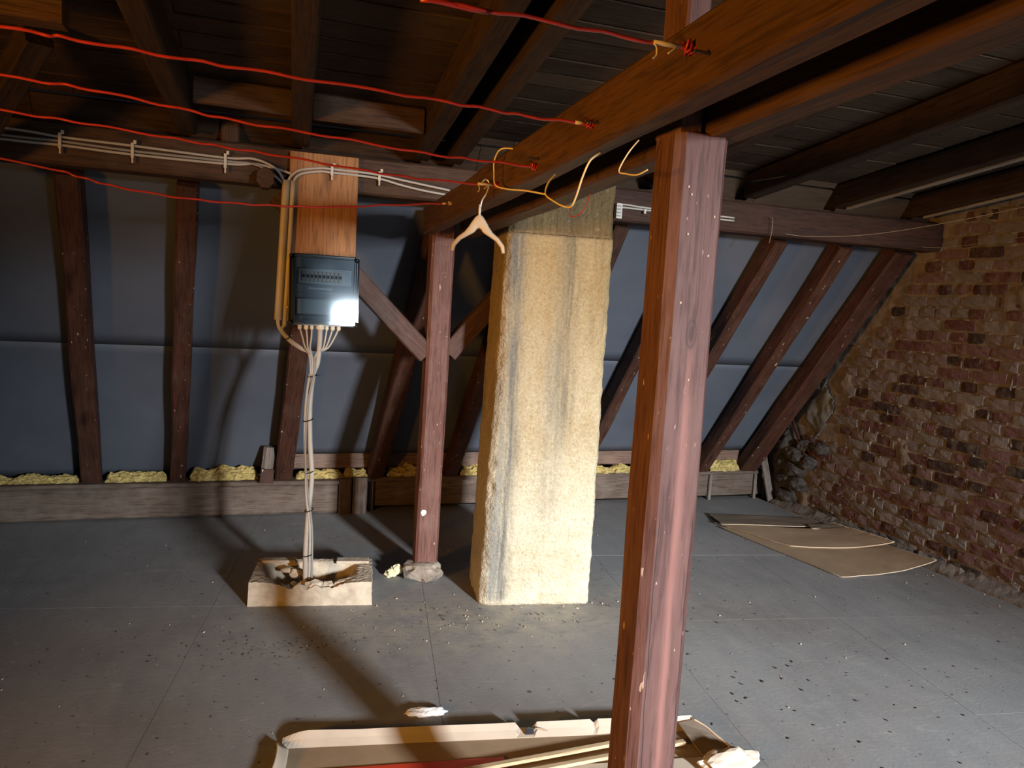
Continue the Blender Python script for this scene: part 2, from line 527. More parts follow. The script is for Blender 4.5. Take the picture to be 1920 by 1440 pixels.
def tube_data(pts, r, sides=7, taper=None):
    vs = []; fs = []
    n = len(pts)
    prev = None
    for i, p in enumerate(pts):
        t = (pts[min(i + 1, n - 1)] - pts[max(i - 1, 0)])
        t = t.normalized() if t.length > 1e-9 else Vector((1, 0, 0))
        if prev is None:
            ref = Vector((0, 0, 1)) if abs(t.z) < 0.9 else Vector((1, 0, 0))
            u = t.cross(ref).normalized()
        else:
            u = (prev - t * prev.dot(t))
            u = u.normalized() if u.length > 1e-9 else t.orthogonal().normalized()
        prev = u
        v = t.cross(u)
        rr = r if taper is None else r * taper(i / (n - 1))
        for j in range(sides):
            a = 2 * math.pi * j / sides
            vs.append(p + u * math.cos(a) * rr + v * math.sin(a) * rr)
        if i:
            for j in range(sides):
                a = (i - 1) * sides + j; b = (i - 1) * sides + (j + 1) % sides
                fs.append((a, b, b + sides, a + sides))
    fs.append(tuple(range(sides))); fs.append(tuple(range((n - 1) * sides, n * sides)))
    return vs, fs


def tube(name, pts, r, mat, parent=None, n=6, sides=7, taper=None):
    vs, fs = tube_data(smooth_path(pts, n), r, sides, taper)
    return link_mesh(name, vs, fs, mat, parent, True)


def lathe_z(name, prof, mat, loc, parent=None, sides=14):
    """prof: (r, z) pairs"""
    vs = []; fs = []
    for r, z in prof:
        for j in range(sides):
            a = 2 * math.pi * j / sides
            vs.append((loc[0] + r * math.cos(a), loc[1] + r * math.sin(a), loc[2] + z))
    for i in range(len(prof) - 1):
        for j in range(sides):
            a = i * sides + j; b = i * sides + (j + 1) % sides
            fs.append((a, b, b + sides, a + sides))
    fs.append(tuple(range(sides))); fs.append(tuple(range((len(prof) - 1) * sides, len(prof) * sides)))
    return link_mesh(name, vs, fs, mat, parent, True)


def lump(name, loc, size, mat, parent=None, seed=0, sub=3, rough=0.35, freq=2.2, rz=0.0, flat=None):
    bm = bmesh.new()
    bmesh.ops.create_icosphere(bm, subdivisions=sub, radius=0.5)
    for v in bm.verts:
        d = 1 + rough * noise.noise(v.co * freq * 2 + Vector((seed * 5.1, seed * 2.7, seed))) + rough * 0.5 * noise.noise(v.co * freq * 6 + Vector((seed, 3, 8)))
        v.co = Vector((v.co.x * size[0], v.co.y * size[1], v.co.z * size[2])) * d
        if flat is not None and v.co.z < flat:
            v.co.z = flat
    me = bpy.data.meshes.new(name); bm.to_mesh(me); bm.free()
    me.materials.append(mat)
    o = bpy.data.objects.new(name, me); COL.objects.link(o)
    o.location = loc; o.rotation_euler = (0, 0, rz)
    if parent is not None:
        set_parent(o, parent)
    return o


# ------------------------------------------------------------------ setting: floor
floor = boxm('floor', (-3.4, -5.6, -0.12), (4.75, 5.6, -0.02), M['shell'])
floor['kind'] = 'structure'


def clip(poly, nx, ny, d):
    out = []
    for i in range(len(poly)):
        a = poly[i]; b = poly[(i + 1) % len(poly)]
        da = a[0] * nx + a[1] * ny - d; db = b[0] * nx + b[1] * ny - d
        if da <= 0:
            out.append(a)
        if (da < 0) != (db < 0):
            t = da / (da - db)
            out.append((a[0] + (b[0] - a[0]) * t, a[1] + (b[1] - a[1]) * t))
    return out


FA = math.radians(-8.6)
fu = (math.cos(FA), math.sin(FA)); fv = (-math.sin(FA), math.cos(FA))


def floor_panel(u0, u1, v0, v1, i):
    g = 0.0008
    q = [(u0 + g, v0 + g), (u1 - g, v0 + g), (u1 - g, v1 - g), (u0 + g, v1 - g)]
    q = [(u * fu[0] + v * fv[0], u * fu[1] + v * fv[1]) for u, v in q]
    for nx, ny, d in ((1, 0, 4.0), (-1, 0, 3.2), (0, 1, 5.34), (0, -1, 5.0)):
        q = clip(q, nx, ny, d)
        if len(q) < 3:
            return
    lift = -0.0006 * R.random()
    n = len(q)
    vs = [(x, y, lift) for x, y in q] + [(x, y, -0.019) for x, y in q]
    fs = [tuple(range(n)), tuple(range(2 * n - 1, n - 1, -1))]
    for a in range(n):
        b = (a + 1) % n
        fs.append((a, a + n, b + n, b))
    link_mesh('floor_panel', vs, fs, M['floor'], floor)


us = [-4.72, -3.72, -2.72, -1.717, -0.717, 0.28, 1.345, 2.36, 3.38, 4.4, 5.4]
k = 0
for a in range(len(us) - 1):
    if us[a] < 0.2:
        v_l = [-6.0, -4.0, -2.05, -0.1, 1.75, 3.65, 5.55, 7.5] if a % 2 == 0 else [-5.1, -3.15, -1.2, 0.75, 2.2 - 0.5, 3.65, 5.55, 7.5]
    else:
        v_l = [-6.0, -4.96, -4.04, -3.12, -2.2, -1.28, -0.36, 0.56, 1.56, 2.48, 3.40, 4.36, 5.3, 6.3]
    for b in range(len(v_l) - 1):
        floor_panel(us[a], us[a + 1], v_l[b], v_l[b + 1], k); k += 1

# ------------------------------------------------------------------ setting: sloped membrane wall (back)
SL = math.tan(math.radians(53.5)); CS = math.cos(math.radians(53.5))
DR = SL * 3.95 + 1.95            # rafter fronts:  SL*Y + Z = DR


def slope_y(z, off):             # off: distance behind the rafter fronts
    return (DR + off / CS - z) / SL


wall_back = boxm('wall_back', (-3.4, 5.52, -0.1), (4.75, 5.6, 0.45), M['shell'])
wall_back['kind'] = 'structure'


def sheet(z0, z1, off, x0, x1, nx=60, nz=14, seed=0):
    vs = []; fs = []
    for i in range(nx + 1):
        for j in range(nz + 1):
            x = x0 + (x1 - x0) * i / nx; z = z0 + (z1 - z0) * j / nz
            d = off + 0.012 * noise.noise(Vector((x * 2.1, z * 1.6, seed))) + 0.004 * noise.noise(Vector((x * 7, z * 5, seed + 4)))
            vs.append((x, slope_y(z, d), z))
    n = len(vs)
    for i in range(nx):
        for j in range(nz):
            a = i * (nz + 1) + j
            fs.append((a, a + 1, a + nz + 2, a + nz + 1))
    o = link_mesh('membrane_sheet', vs, fs, M['membrane'], wall_back, True)
    md = o.modifiers.new('thickness', 'SOLIDIFY'); md.thickness = 0.002
    return o


sheet(0.24, 1.16, 0.144, -3.3, 0.2, seed=1)
sheet(0.405, 1.16, 0.144, 0.2, 4.45, seed=1)
sheet(1.145, 2.10, 0.1405, -3.3, 4.45, seed=1)
UPPER_BOARDS = [(z, x) for z in (2.075, 2.215, 2.355) for x in (0, 1, 2, 3)]

# ------------------------------------------------------------------ setting: brick gable wall (right)
wall_right = None
WX = 4.1


def mortar_depth(y, z):
    p = Vector((y * 5.0, z * 9.0, 1.7))
    d = 0.010 + 0.004 * noise.noise(p) + 0.004 * noise.noise(p * 3.1)
    patch = noise.noise(Vector((y * 2.0, z * 2.4, 9.0))) + 0.35 * noise.noise(Vector((y * 9, z * 9, 2)))
    high = min(1.0, max(0.0, (z - 1.35) / 0.35))
    lowm = 0.25 if z < 0.45 and y > 4.3 else 0.0
    k = patch + 0.22 * high + lowm - 0.5
    if k > 0:
        d -= 0.017 * min(1.0, k * 4)
    return d


def build_right_wall():
    global wall_right
    vs = []; fs = []
    ny, nz = 210, 190
    y0, y1, z0, z1 = 0.9, 5.4, 0.0, 2.5
    for i in range(ny + 1):
        for j in range(nz + 1):
            y = y0 + (y1 - y0) * i / ny; z = z0 + (z1 - z0) * j / nz
            vs.append((WX + mortar_depth(y, z), y, z))
    for i in range(ny):
        for j in range(nz):
            a = i * (nz + 1) + j
            fs.append((a, a + 1, a + nz + 2, a + nz + 1))
    b = len(vs)
    for x in (WX + 0.03, WX + 0.3):
        for y in (-5.0, y1):
            for z in (-0.1, z1):
                vs.append((x, y, z))
    fs += [(b + 4, b + 5, b + 7, b + 6), (b, b + 1, b + 5, b + 4), (b + 2, b + 3, b + 7, b + 6), (b + 1, b + 3, b + 7, b + 5), (b, b + 2, b + 6, b + 4), (b, b + 1, b + 3, b + 2)]
    wall_right = link_mesh('wall_right', vs, fs, M['mortar'])
    wall_right['kind'] = 'structure'


build_right_wall()


def brick_mesh(Lb, Hb, seed):
    rr = random.Random(seed)
    ny, nz = (5, 3) if Lb > 0.15 else (3, 3)
    vs = []; fs = []
    for i in range(ny + 1):
        for j in range(nz + 1):
            y = (i / ny - 0.5) * Lb; z = (j / nz - 0.5) * Hb
            edge = (i in (0, ny)) or (j in (0, nz))
            corner = (i in (0, ny)) and (j in (0, nz))
            x = rr.uniform(-0.003, 0.003) + (0.003 if edge else 0) + (0.004 if corner else 0)
            vs.append((x, y + (rr.uniform(-0.004, 0.004)), z + rr.uniform(-0.003, 0.003)))
    fs = [(i * (nz + 1) + j, i * (nz + 1) + j + 1, (i + 1) * (nz + 1) + j + 1, (i + 1) * (nz + 1) + j) for i in range(ny) for j in range(nz)]
    ring = [i * (nz + 1) for i in range(ny + 1)] + [ny * (nz + 1) + j for j in range(1, nz + 1)] + [i * (nz + 1) + nz for i in range(ny - 1, -1, -1)] + [j for j in range(nz - 1, 0, -1)]
    base = len(vs)
    for q in ring:
        v = vs[q]; vs.append((0.07, v[1], v[2]))
    n = len(ring)
    for a in range(n):
        b = (a + 1) % n
        fs.append((ring[a], ring[b], base + b, base + a))
    me = bpy.data.meshes.new('brick')
    me.from_pydata(vs, [], fs); me.update()
    bm = bmesh.new(); bm.from_mesh(me); bmesh.ops.recalc_face_normals(bm, faces=bm.faces); bm.to_mesh(me); bm.free()
    me.materials.append(M['brick'])
    return me


CH, BL, JT = 0.0735, 0.243, 0.013
stretch = [brick_mesh(BL - JT, CH - JT, s) for s in range(6)]
header = [brick_mesh((BL - 2 * JT) / 2, CH - JT, s + 20) for s in range(5)]
all_bricks = []
row = 0
z = 0.045
while z < 2.36:
    Lr = BL if row % 2 == 0 else BL / 2
    y = 1.0 + (0.06 if row % 2 == 0 else 0.0) + (BL / 2 if row % 4 == 2 else 0)
    while y < 5.3:
        yc = y + Lr / 2
        if z < DR + 0.02 / CS - SL * (yc + Lr / 2) and not (((yc - 4.72) / 0.24) ** 2 + ((z - 0.82) / 0.26) ** 2 < 1.0) and not (z < 0.55 and yc > 4.75):
            all_bricks.append((yc, z, row % 2))
        y += Lr
    row += 1
    z += CH
# the visible stretch, nearest first, up to 300 as single parts
vis = [b for b in all_bricks if b[0] > 2.72 + 0.14 * b[1] and b[1] < 2.2]
vis.sort(key=lambda b: b[0] ** 2 + (b[1] - 1.2) ** 2)
single = vis[:300]
rest = [b for b in all_bricks if b not in single]


def brick_matrix(b):
    return Matrix.Translation((WX - 0.002 + R.uniform(-0.005, 0.006), b[0] + R.uniform(-0.005, 0.005), b[1] + R.uniform(-0.004, 0.004))) @ Matrix.Rotation(R.uniform(-0.025, 0.025), 4, 'X') @ Matrix.Rotation(R.uniform(-0.03, 0.03), 4, 'Z') @ Matrix.Diagonal((1, R.uniform(0.94, 1.01), R.uniform(0.93, 1.03), 1))


for b in single:
    o = bpy.data.objects.new('brick', R.choice(header if b[2] else stretch))
    COL.objects.link(o)
    o.matrix_world = brick_matrix(b)
    set_parent(o, wall_right)
bm = bmesh.new()
for b in rest:
    t = bmesh.new(); t.from_mesh(R.choice(header if b[2] else stretch))
    t.transform(brick_matrix(b))
    tm = bpy.data.meshes.new('tmp'); t.to_mesh(tm); t.free()
    bm.from_mesh(tm); bpy.data.meshes.remove(tm)
me = bpy.data.meshes.new('further_bricks'); bm.to_mesh(me); bm.free()
me.materials.append(M['brick'])
o = bpy.data.objects.new('further_bricks', me); COL.objects.link(o); set_parent(o, wall_right); o['kind'] = 'stuff'


def blobs(name, spots, mat, parent=None, rough=0.4):
    """many small lumps in one mesh: (loc, size) list"""
    bm = bmesh.new()
    for i, (loc, sz) in enumerate(spots):
        r = bmesh.ops.create_icosphere(bm, subdivisions=1, radius=0.5)
        q = Matrix.Rotation(R.uniform(0, 6.28), 3, 'Z')
        for v in r['verts']:
            d = 1 + rough * R.uniform(-1, 1)
            c = Vector((v.co.x * sz[0], v.co.y * sz[1], v.co.z * sz[2])) * d
            v.co = q @ c + Vector(loc) if abs(sz[0] - sz[1]) < 1e-6 or name.startswith('floor') else c + Vector(loc)
    me = bpy.data.meshes.new(name); bm.to_mesh(me); bm.free()
    me.materials.append(mat)
    o = bpy.data.objects.new(name, me); COL.objects.link(o)
    if parent is not None:
        set_parent(o, parent)
    return o


# mortar squeezed out of the joints
sp = []
for b in single + rest:
    if b[0] < 2.4:
        continue
    for _ in range(4):
        if R.random() < 0.28:
            sp.append(((WX + R.uniform(0.002, 0.010), b[0] + R.uniform(-0.12, 0.12), b[1] + R.choice((-1, 1)) * CH / 2 + R.uniform(-0.008, 0.008)), (0.016, R.uniform(0.02, 0.06), R.uniform(0.012, 0.026))))
    if R.random() < 0.22:
        sp.append(((WX + 0.005, b[0] + R.uniform(-0.1, 0.1), b[1] - R.uniform(0, 0.03)), (0.016, R.uniform(0.012, 0.022), R.uniform(0.03, 0.075))))
o = blobs('mortar_smear', sp, M['mortar_grey'], wall_right); o['kind'] = 'stuff'
# mortar fillet along the foot of the wall
vs = []; fs = []
nseg = 120
for i in range(nseg + 1):
    y = 1.0 + 4.1 * i / nseg
    n1 = noise.noise(Vector((y * 9, 0, 0))); n2 = noise.noise(Vector((y * 21, 4, 0)))
    vs += [(4.0 + 0.006 * n1, y, -0.02), (4.004 + 0.008 * n1, y, 0.012 + 0.006 * n2), (4.05 + 0.01 * n2, y, 0.03 + 0.012 * n1), (4.09, y, 0.05 + 0.02 * n2), (4.13, y, 0.06)]
for i in range(nseg):
    for j in range(4):
        a = i * 5 + j
        fs.append((a, a + 1, a + 6, a + 5))
o = link_mesh('mortar_fillet', vs, fs, M['mortar_grey'], wall_right)
o['kind'] = 'stuff'

# ------------------------------------------------------------------ setting: ceiling of roof boards
RZ = 2.30


def roof_z(y, base=RZ):
    return base + 0.105 * (3.9 - y)


vs = []
for x in (-3.3, 4.7):
    for y in (-5.4, 3.86):
        for d in (0.035, 0.08):
            vs.append((x, y, roof_z(y) + d))
ceiling = link_mesh('ceiling', vs, [(0, 1, 3, 2), (4, 5, 7, 6), (0, 1, 5, 4), (2, 3, 7, 6), (0, 2, 6, 4), (1, 3, 7, 5)], M['shell'])
ceiling['kind'] = 'structure'
y = 3.84
i = 0
while y > -0.6:
    wd = R.uniform(0.125, 0.175)
    cuts = [-3.2, -1.3 + R.uniform(-.2, .2), 0.2 + R.choice((0, 0.66)), 1.42 + R.choice((0, 1.25)), 3.32, 4.12] if i % 2 else [-3.2, -0.28, 0.88, 2.06 + R.choice((0, 0.6)), 4.12]
    for a in range(len(cuts) - 1):
        x0, x1 = cuts[a] + 0.002, cuts[a + 1] - 0.002
        yc = y - wd / 2
        dz = R.uniform(-0.004, 0.004)
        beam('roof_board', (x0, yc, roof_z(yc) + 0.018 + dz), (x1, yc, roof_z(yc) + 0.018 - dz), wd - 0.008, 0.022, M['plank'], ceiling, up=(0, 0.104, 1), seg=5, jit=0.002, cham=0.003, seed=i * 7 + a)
    y -= wd
    i += 1
for i, (zb, q) in enumerate(UPPER_BOARDS):
    sh = 0.17 * (i // 4)
    x0 = (-3.2, -1.1 + sh, 0.9 + sh, 2.6 + sh)[q]; x1 = (-1.1 + sh, 0.9 + sh, 2.6 + sh, 4.1)[q] - 0.003
    beam('roof_board', (x0, slope_y(zb, 0.125), zb), (x1, slope_y(zb, 0.125), zb), 0.16, 0.02, M['plank'], ceiling, up=(0, SL, 1), seg=5, jit=0.002, cham=0.003, seed=200 + i)
# closing walls behind and to the left of the viewer
wl = boxm('wall_left', (-3.5, -5.6, -0.1), (-3.3, 5.6, 3.4), M['shell']); wl['kind'] = 'structure'
wf = boxm('wall_front', (-3.5, -5.75, -0.1), (4.7, -5.55, 3.6), M['shell']); wf['kind'] = 'structure'

# ------------------------------------------------------------------ timber frame
post = thing('wooden_post', (0.862, 1.46, 0), 'thick red painted wooden post in the foreground, full height up to the tie beams', 'post')
beam('post_shaft', (0.857, 1.4575, 0.0), (0.862, 1.4575, 1.862), 0.124, 0.115, M['post_front'], post, up=(0, 1, 0), seg=24, jit=0.004, cham=0.018, seed=1)
beam('post_tongue', (0.832, 1.4625, 1.862), (0.832, 1.4625, 2.47), 0.056, 0.10, M['post'], post, up=(0, 1, 0), seg=8, jit=0.002, cham=0.005, seed=2)
for zz, xx in ((1.755, 0.83), (1.74, 0.838), (1.66, 0.836), (1.62, 0.888), (1.70, 0.895), (1.52, 0.832), (1.36, 0.865)):
    lump('paint_fleck', (xx, 1.399, zz), (0.0045, 0.002, 0.006), M['crumb_pale'], post, seed=xx * 50 + zz, sub=1)
rp = thing('wooden_post', (0.905, 3.95, 0), 'reddish-brown wooden post with two slanting braces, left of the plastered chimney', 'post')
beam('post_shaft', (0.897, 3.955, 0.03), (0.910, 3.935, 1.965), 0.122, 0.11, M['post_far'], rp, up=(0, 1, 0), seg=24, jit=0.005, cham=0.014, seed=3)
lump('mortar_footing', (0.885, 3.93, 0.04), (0.215, 0.21, 0.12), M['footing'], rp, seed=4, flat=-0.04, rough=0.3)
lump('paint_chip', (0.868, 3.897, 0.365), (0.03, 0.006, 0.035), M['white_plaster'], rp, seed=9, sub=2)


def tx(y):          # left face of the corded tie beam
    return 0.645 + 0.035 * y


def tz(y):          # underside of both tie beams
    return 1.886 - 0.0195 * y


t1 = thing('tie_beam', (0.75, 1.2, 1.86), 'long brown tie beam overhead, the one the red cords are knotted to', 'beam')
beam('beam_timber', (tx(-2.4) + 0.0325, -2.4, tz(-2.4) + 0.063), (tx(3.785) + 0.0325, 3.785, tz(3.785) + 0.063), 0.065, 0.126, M['tie'], t1, seg=40, jit=0.006, cham=0.008, seed=5)
for (yy, zz) in ((1.12, 1.895), (1.58, 1.88), (1.99, 1.868), (2.44, 1.866)):
    beam('nail', (tx(yy) - 0.03, yy, zz + 0.02), (tx(yy) + 0.02, yy, zz + 0.02), 0.005, 0.005, M['nail'], t1, seg=1, jit=0, cham=0.001)
t2 = beam('tie_beam', (0.8535 - 0.04 * 2.4, -2.4, tz(-2.4) + 0.063), (0.8535 + 0.04 * 3.785, 3.785, tz(3.785) + 0.063), 0.085, 0.126, M['tie'], seg=40, jit=0.006, cham=0.008, seed=6)
tag(t2, 'second brown tie beam overhead, behind the corded one across a dark gap', 'beam')

pu = beam('purlin', (-3.2, 3.875, 2.07), (1.10, 3.875, 2.064), 0.15, 0.175, M['purlin'], seg=40, jit=0.005, cham=0.01, seed=8)
tag(pu, 'long dark horizontal purlin at left, carrying the three pale cables', 'beam')
pu = beam('purlin', (1.72, 3.875, 2.055), (4.09, 3.875, 2.06), 0.15, 0.175, M['purlin_shaded'], seg=24, jit=0.005, cham=0.01, seed=88)
tag(pu, 'dark horizontal purlin at right, running from chimney to brick wall', 'beam')
purlin_end = beam('sawn_log_end', (0.03, 3.80, 1.995), (0.03, 3.70, 1.995), 0.075, 0.085, M['purlin'], seg=3, jit=0.006, cham=0.024, seed=81)
tag(purlin_end, 'short rounded timber stub on the purlin, left of the conduit tops', 'timber')

bl = beam('brace', (0.853, 3.955, 1.205), (0.09, 3.955, 1.955), 0.10, 0.10, M['brace'], up=(0, 1, 0), seg=14, jit=0.004, cham=0.006, seed=9)
tag(bl, 'dusty slanting brace from the post up left behind the fuse box', 'brace')
br = beam('brace', (0.965, 3.955, 1.215), (1.60, 3.955, 1.94), 0.10, 0.10, M['brace'], up=(0, 1, 0), seg=12, jit=0.004, cham=0.006, seed=10)
tag(br, 'slanting brace from the post up right, vanishing behind the chimney', 'brace')

raf = [(-0.95, -0.81, 'dark red lower rafter farthest left, with a kink halfway up'),
       (-0.452, -0.313, 'dark red lower rafter standing nearly upright, left of the conduits'),
       (0.20, 0.275, 'lower rafter behind the fuse box with a wood offcut at its foot'),
       (0.815, 0.925, 'lower rafter in shadow directly left of the braced post'),
       (1.35, 1.43, 'lower rafter in the dark gap between braced post and chimney'),
       (1.86, 1.945, 'lower rafter mostly hidden by the chimney, showing at its upper right edge'),
       (2.36, 2.46, 'greyish cracked lower rafter seen between chimney and foreground post'),
       (2.92, 3.015, 'red-brown lower rafter directly right of the foreground post'),
       (3.43, 3.515, 'lower rafter with worn orange streaks, second from the brick wall'),
       (3.865, 3.972, 'broad dark lower rafter against the brick wall')]
for i, (xb, xt, lab) in enumerate(raf):
    zb, zt = 0.245, 1.985
    wd = (0.105, 0.095, 0.11, 0.115, 0.095, 0.09, 0.09, 0.095, 0.10, 0.15)[i]
    off = 0.06
    o = beam('rafter', (xb, slope_y(zb, off), zb), (xt, slope_y(zt, off), zt), wd, 0.115, M['rafter'], up=(0, SL, 1), seg=18, jit=0.008, cham=0.01, seed=20 + i)
    tag(o, lab, 'rafter', 'steep lower rafters against the membrane')
upr = [(-0.36, -0.265, 2.0, 'upper rafter overhead at left, crossing behind the red cords'),
       (0.115, 0.225, 1.9, 'upper rafter above the plywood board'),
       (0.64, 0.80, 1.5, 'upper rafter overhead, first left of the corded tie beam'),
       (0.86, 0.965, 1.5, 'upper rafter overhead, close along the left side of the pale boards'),
       (2.02, 2.10, 0.6, 'upper rafter right of the second tie beam, partly hidden by it'),
       (2.64, 2.72, 0.6, 'brown-edged upper rafter midway to the brick wall'),
       (3.27, 3.35, 0.6, 'upper rafter with a pale lower edge, second from brick wall'),
       (3.86, 3.94, 0.6, 'upper rafter with pale lower edge, next to the brick wall')]
for i, (xa, xb, yn, lab) in enumerate(upr):
    ya, yb = -2.0, 3.84
    xc = xb - 0.04
    x0 = xc - 0.045 * (yb - ya) if i < 4 else xc - 0.01 * (yb - ya)
    wd = 0.085
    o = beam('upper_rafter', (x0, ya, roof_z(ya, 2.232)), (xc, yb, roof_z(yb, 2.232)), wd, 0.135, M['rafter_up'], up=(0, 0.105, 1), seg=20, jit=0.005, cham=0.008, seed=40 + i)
    tag(o, lab, 'rafter', 'low upper rafters under the boards')
    if i >= 6:
        beam('bounce_lit_strip', (x0 + 0.026, 1.2, roof_z(1.2, 2.232) - 0.072), (xc + 0.026, 3.79, roof_z(3.79, 2.232) - 0.072), 0.03, 0.012, M['lit_edge'], o, up=(0, 0.105, 1), seg=8, jit=0.002, cham=0.002, seed=i)  # added strip, painted pale like floor light caught by the rafter underside
nb = beam('blocking_board', (-0.255, 3.46, 2.285), (0.125, 3.46, 2.28), 0.03, 0.11, M['purlin'], seg=6, seed=55)
tag(nb, 'short blocking board between the two leftmost upper rafters', 'board')
nb = beam('blocking_board', (0.215, 3.46, 2.28), (0.69, 3.46, 2.275), 0.03, 0.11, M['purlin'], seg=6, seed=56)
tag(nb, 'blocking board under the roof boards above the plywood', 'board')
ob = beam('spacer_block', (-0.125, 3.90, 2.152), (-0.125, 3.90, 2.285), 0.085, 0.09, M['purlin'], up=(0, 1, 0), seg=3, seed=57)
tag(ob, 'small upright wood block standing on the purlin at left', 'block')
cb = beam('collar_beam', (-2.9, 2.65, 2.26), (-0.545, 2.65, 2.26), 0.09, 0.07, M['tie'], seg=10, seed=58)
tag(cb, 'brown timber end poking in at the top left corner', 'beam')
ls = beam('strut', (-1.15, 3.75, 1.93), (-0.72, 3.1, 2.32), 0.09, 0.10, M['rafter_up'], seg=8, seed=59)
tag(ls, 'dark slanting strut under the roof boards at far left', 'brace')

# sill beams, wall plate
s1 = thing('sill_beam', (-1.3, 5.27, 0), 'long dusty sill beam on the floor under the left rafters', 'beam')
beam('beam_timber', (-3.2, 5.275, 0.108), (0.555, 5.255, 0.108), 0.12, 0.20, M['sill'], s1, seg=36, jit=0.006, cham=0.012, seed=60)
beam('ledge_board', (-3.2, 5.262, 0.226), (0.56, 5.244, 0.226), 0.15, 0.028, M['sill'], s1, seg=30, jit=0.004, cham=0.004, seed=61)
jb = beam('sill_block', (0.605, 5.245, 0.0), (0.605, 5.245, 0.245), 0.085, 0.13, M['sill'], up=(0, 1, 0), seg=6, jit=0.004, seed=62)
tag(jb, 'upright timber block at the end of the left sill beam', 'block')
jb = beam('sill_block', (0.705, 5.24, 0.0), (0.705, 5.24, 0.25), 0.10, 0.12, M['sill'], up=(0, 1, 0), seg=6, jit=0.004, seed=63)
tag(jb, 'upright timber block with pale edge, left of the braced post', 'block')
s2 = thing('sill_beam', (2.4, 5.3, 0), 'dusty sill beam running from the braced post to the brick corner', 'beam')
beam('beam_timber', (0.765, 5.305, 0.122), (4.07, 5.305, 0.122), 0.08, 0.19, M['sill'], s2, seg=36, jit=0.004, cham=0.006, seed=64)
beam('ledge_board', (0.765, 5.285, 0.228), (4.07, 5.285, 0.228), 0.13, 0.03, M['sill'], s2, seg=30, jit=0.003, cham=0.005, seed=65)
for xx, ww in ((3.525, 0.028), (3.955, 0.026), (4.05, 0.022), (1.25, 0.03), (0.79, 0.03)):
    beam('batten', (xx, 5.252, 0.0), (xx, 5.252, 0.212), ww, 0.022, M['greyed'], s2, up=(0, 1, 0), seg=3, jit=0.001, cham=0.003, seed=xx)
wp = beam('wall_plate', (0.27, 5.315, 0.352), (4.08, 5.315, 0.352), 0.045, 0.115, M['plate'], seg=36, jit=0.006, cham=0.008, seed=66)
tag(wp, 'reddish wall plate between the rafter feet, above the yellow wool', 'beam')

# yellow wool in each bay
bays = [(-1.75, -1.02, 0.285, 'yellow wool strip left of the leftmost rafter'),
        (-0.87, -0.52, 0.30, 'yellow wool strip between the two leftmost rafters'),
        (-0.38, 0.04, 0.325, 'tallest yellow wool strip, left of the wood offcut'),
        (0.28, 0.60, 0.29, 'yellow wool tuft behind the hanging cable bundle'),
        (0.60, 0.76, 0.30, 'yellow wool tuft above the sill blocks'),
        (0.89, 1.29, 0.31, 'yellow wool strip behind the braced post'),
        (1.42, 1.80, 0.32, 'yellow wool strip left of the chimney'),
        (2.43, 2.86, 0.29, 'yellow wool strip between chimney and foreground post'),
        (3.00, 3.36, 0.32, 'yellow wool strip behind the foreground post'),
        (3.50, 3.78, 0.335, 'yellow wool tuft nearest the brick wall')]
for i, (x0, x1, zt, lab) in enumerate(bays):
    nx, nz = max(6, int((x1 - x0) / 0.012)), 12
    vs = []; fs = []
    for a in range(nx + 1):
        x = x0 + (x1 - x0) * a / nx
        endf = min(1.0, min(a, nx - a) / 3 + 0.35)
        for b in range(nz + 1):
            t = b / nz * math.pi * 0.62
            hh = (zt - 0.238) * (0.85 + 0.5 * noise.noise(Vector((x * 9, i, 0)))) * endf
            yb = 5.225 + 0.055 * (1 - math.cos(t))
            q = Vector((x * 26, b * 0.9, i * 3.1))
            dd = 0.016 * noise.noise(q) + 0.009 * noise.noise(q * 2.7)
            vs.append((x + 0.008 * noise.noise(q * 1.7), yb - dd * 1.3, 0.238 + hh * math.sin(min(t, math.pi / 2)) + dd * (0 if b == 0 else 1)))
    for a in range(nx):
        for b in range(nz):
            p = a * (nz + 1) + b
            fs.append((p, p + 1, p + nz + 2, p + nz + 1))
    o = link_mesh('insulation_batt', vs, fs, M['wool'])
    tag(o, lab, 'insulation', 'yellow glass wool along the sill')

oc = thing('wood_offcut', (0.095, 5.15, 0.24), 'small grey-topped wood offcut leaning at the rafter foot above the sill', 'wood')
beam('offcut_piece', (0.085, 5.155, 0.242), (0.105, 5.145, 0.478), 0.075, 0.045, M['greyed'], oc, up=(0, 1, 0), seg=6, jit=0.004, cham=0.018, seed=70)
beam('offcut_base', (0.088, 5.128, 0.242), (0.096, 5.122, 0.335), 0.082, 0.02, M['rafter'], oc, up=(0, 1, 0), seg=3, jit=0.003, cham=0.004, seed=71)
lp = beam('leaning_plank', (4.035, 5.13, 0.005), (3.955, 5.17, 0.37), 0.062, 0.022, M['greyed'], up=(-0.2, 1, 0), seg=8, jit=0.003, cham=0.003, seed=72)
tag(lp, 'pale worn plank leaning in the corner by the brick wall', 'plank')

# ------------------------------------------------------------------ chimney
ch = thing('chimney', (1.077, 3.498, 0), 'broad cream plastered chimney stack with grey run stains', 'chimney', rz=math.radians(-8.4))
CW, CD = 0.567, 0.40


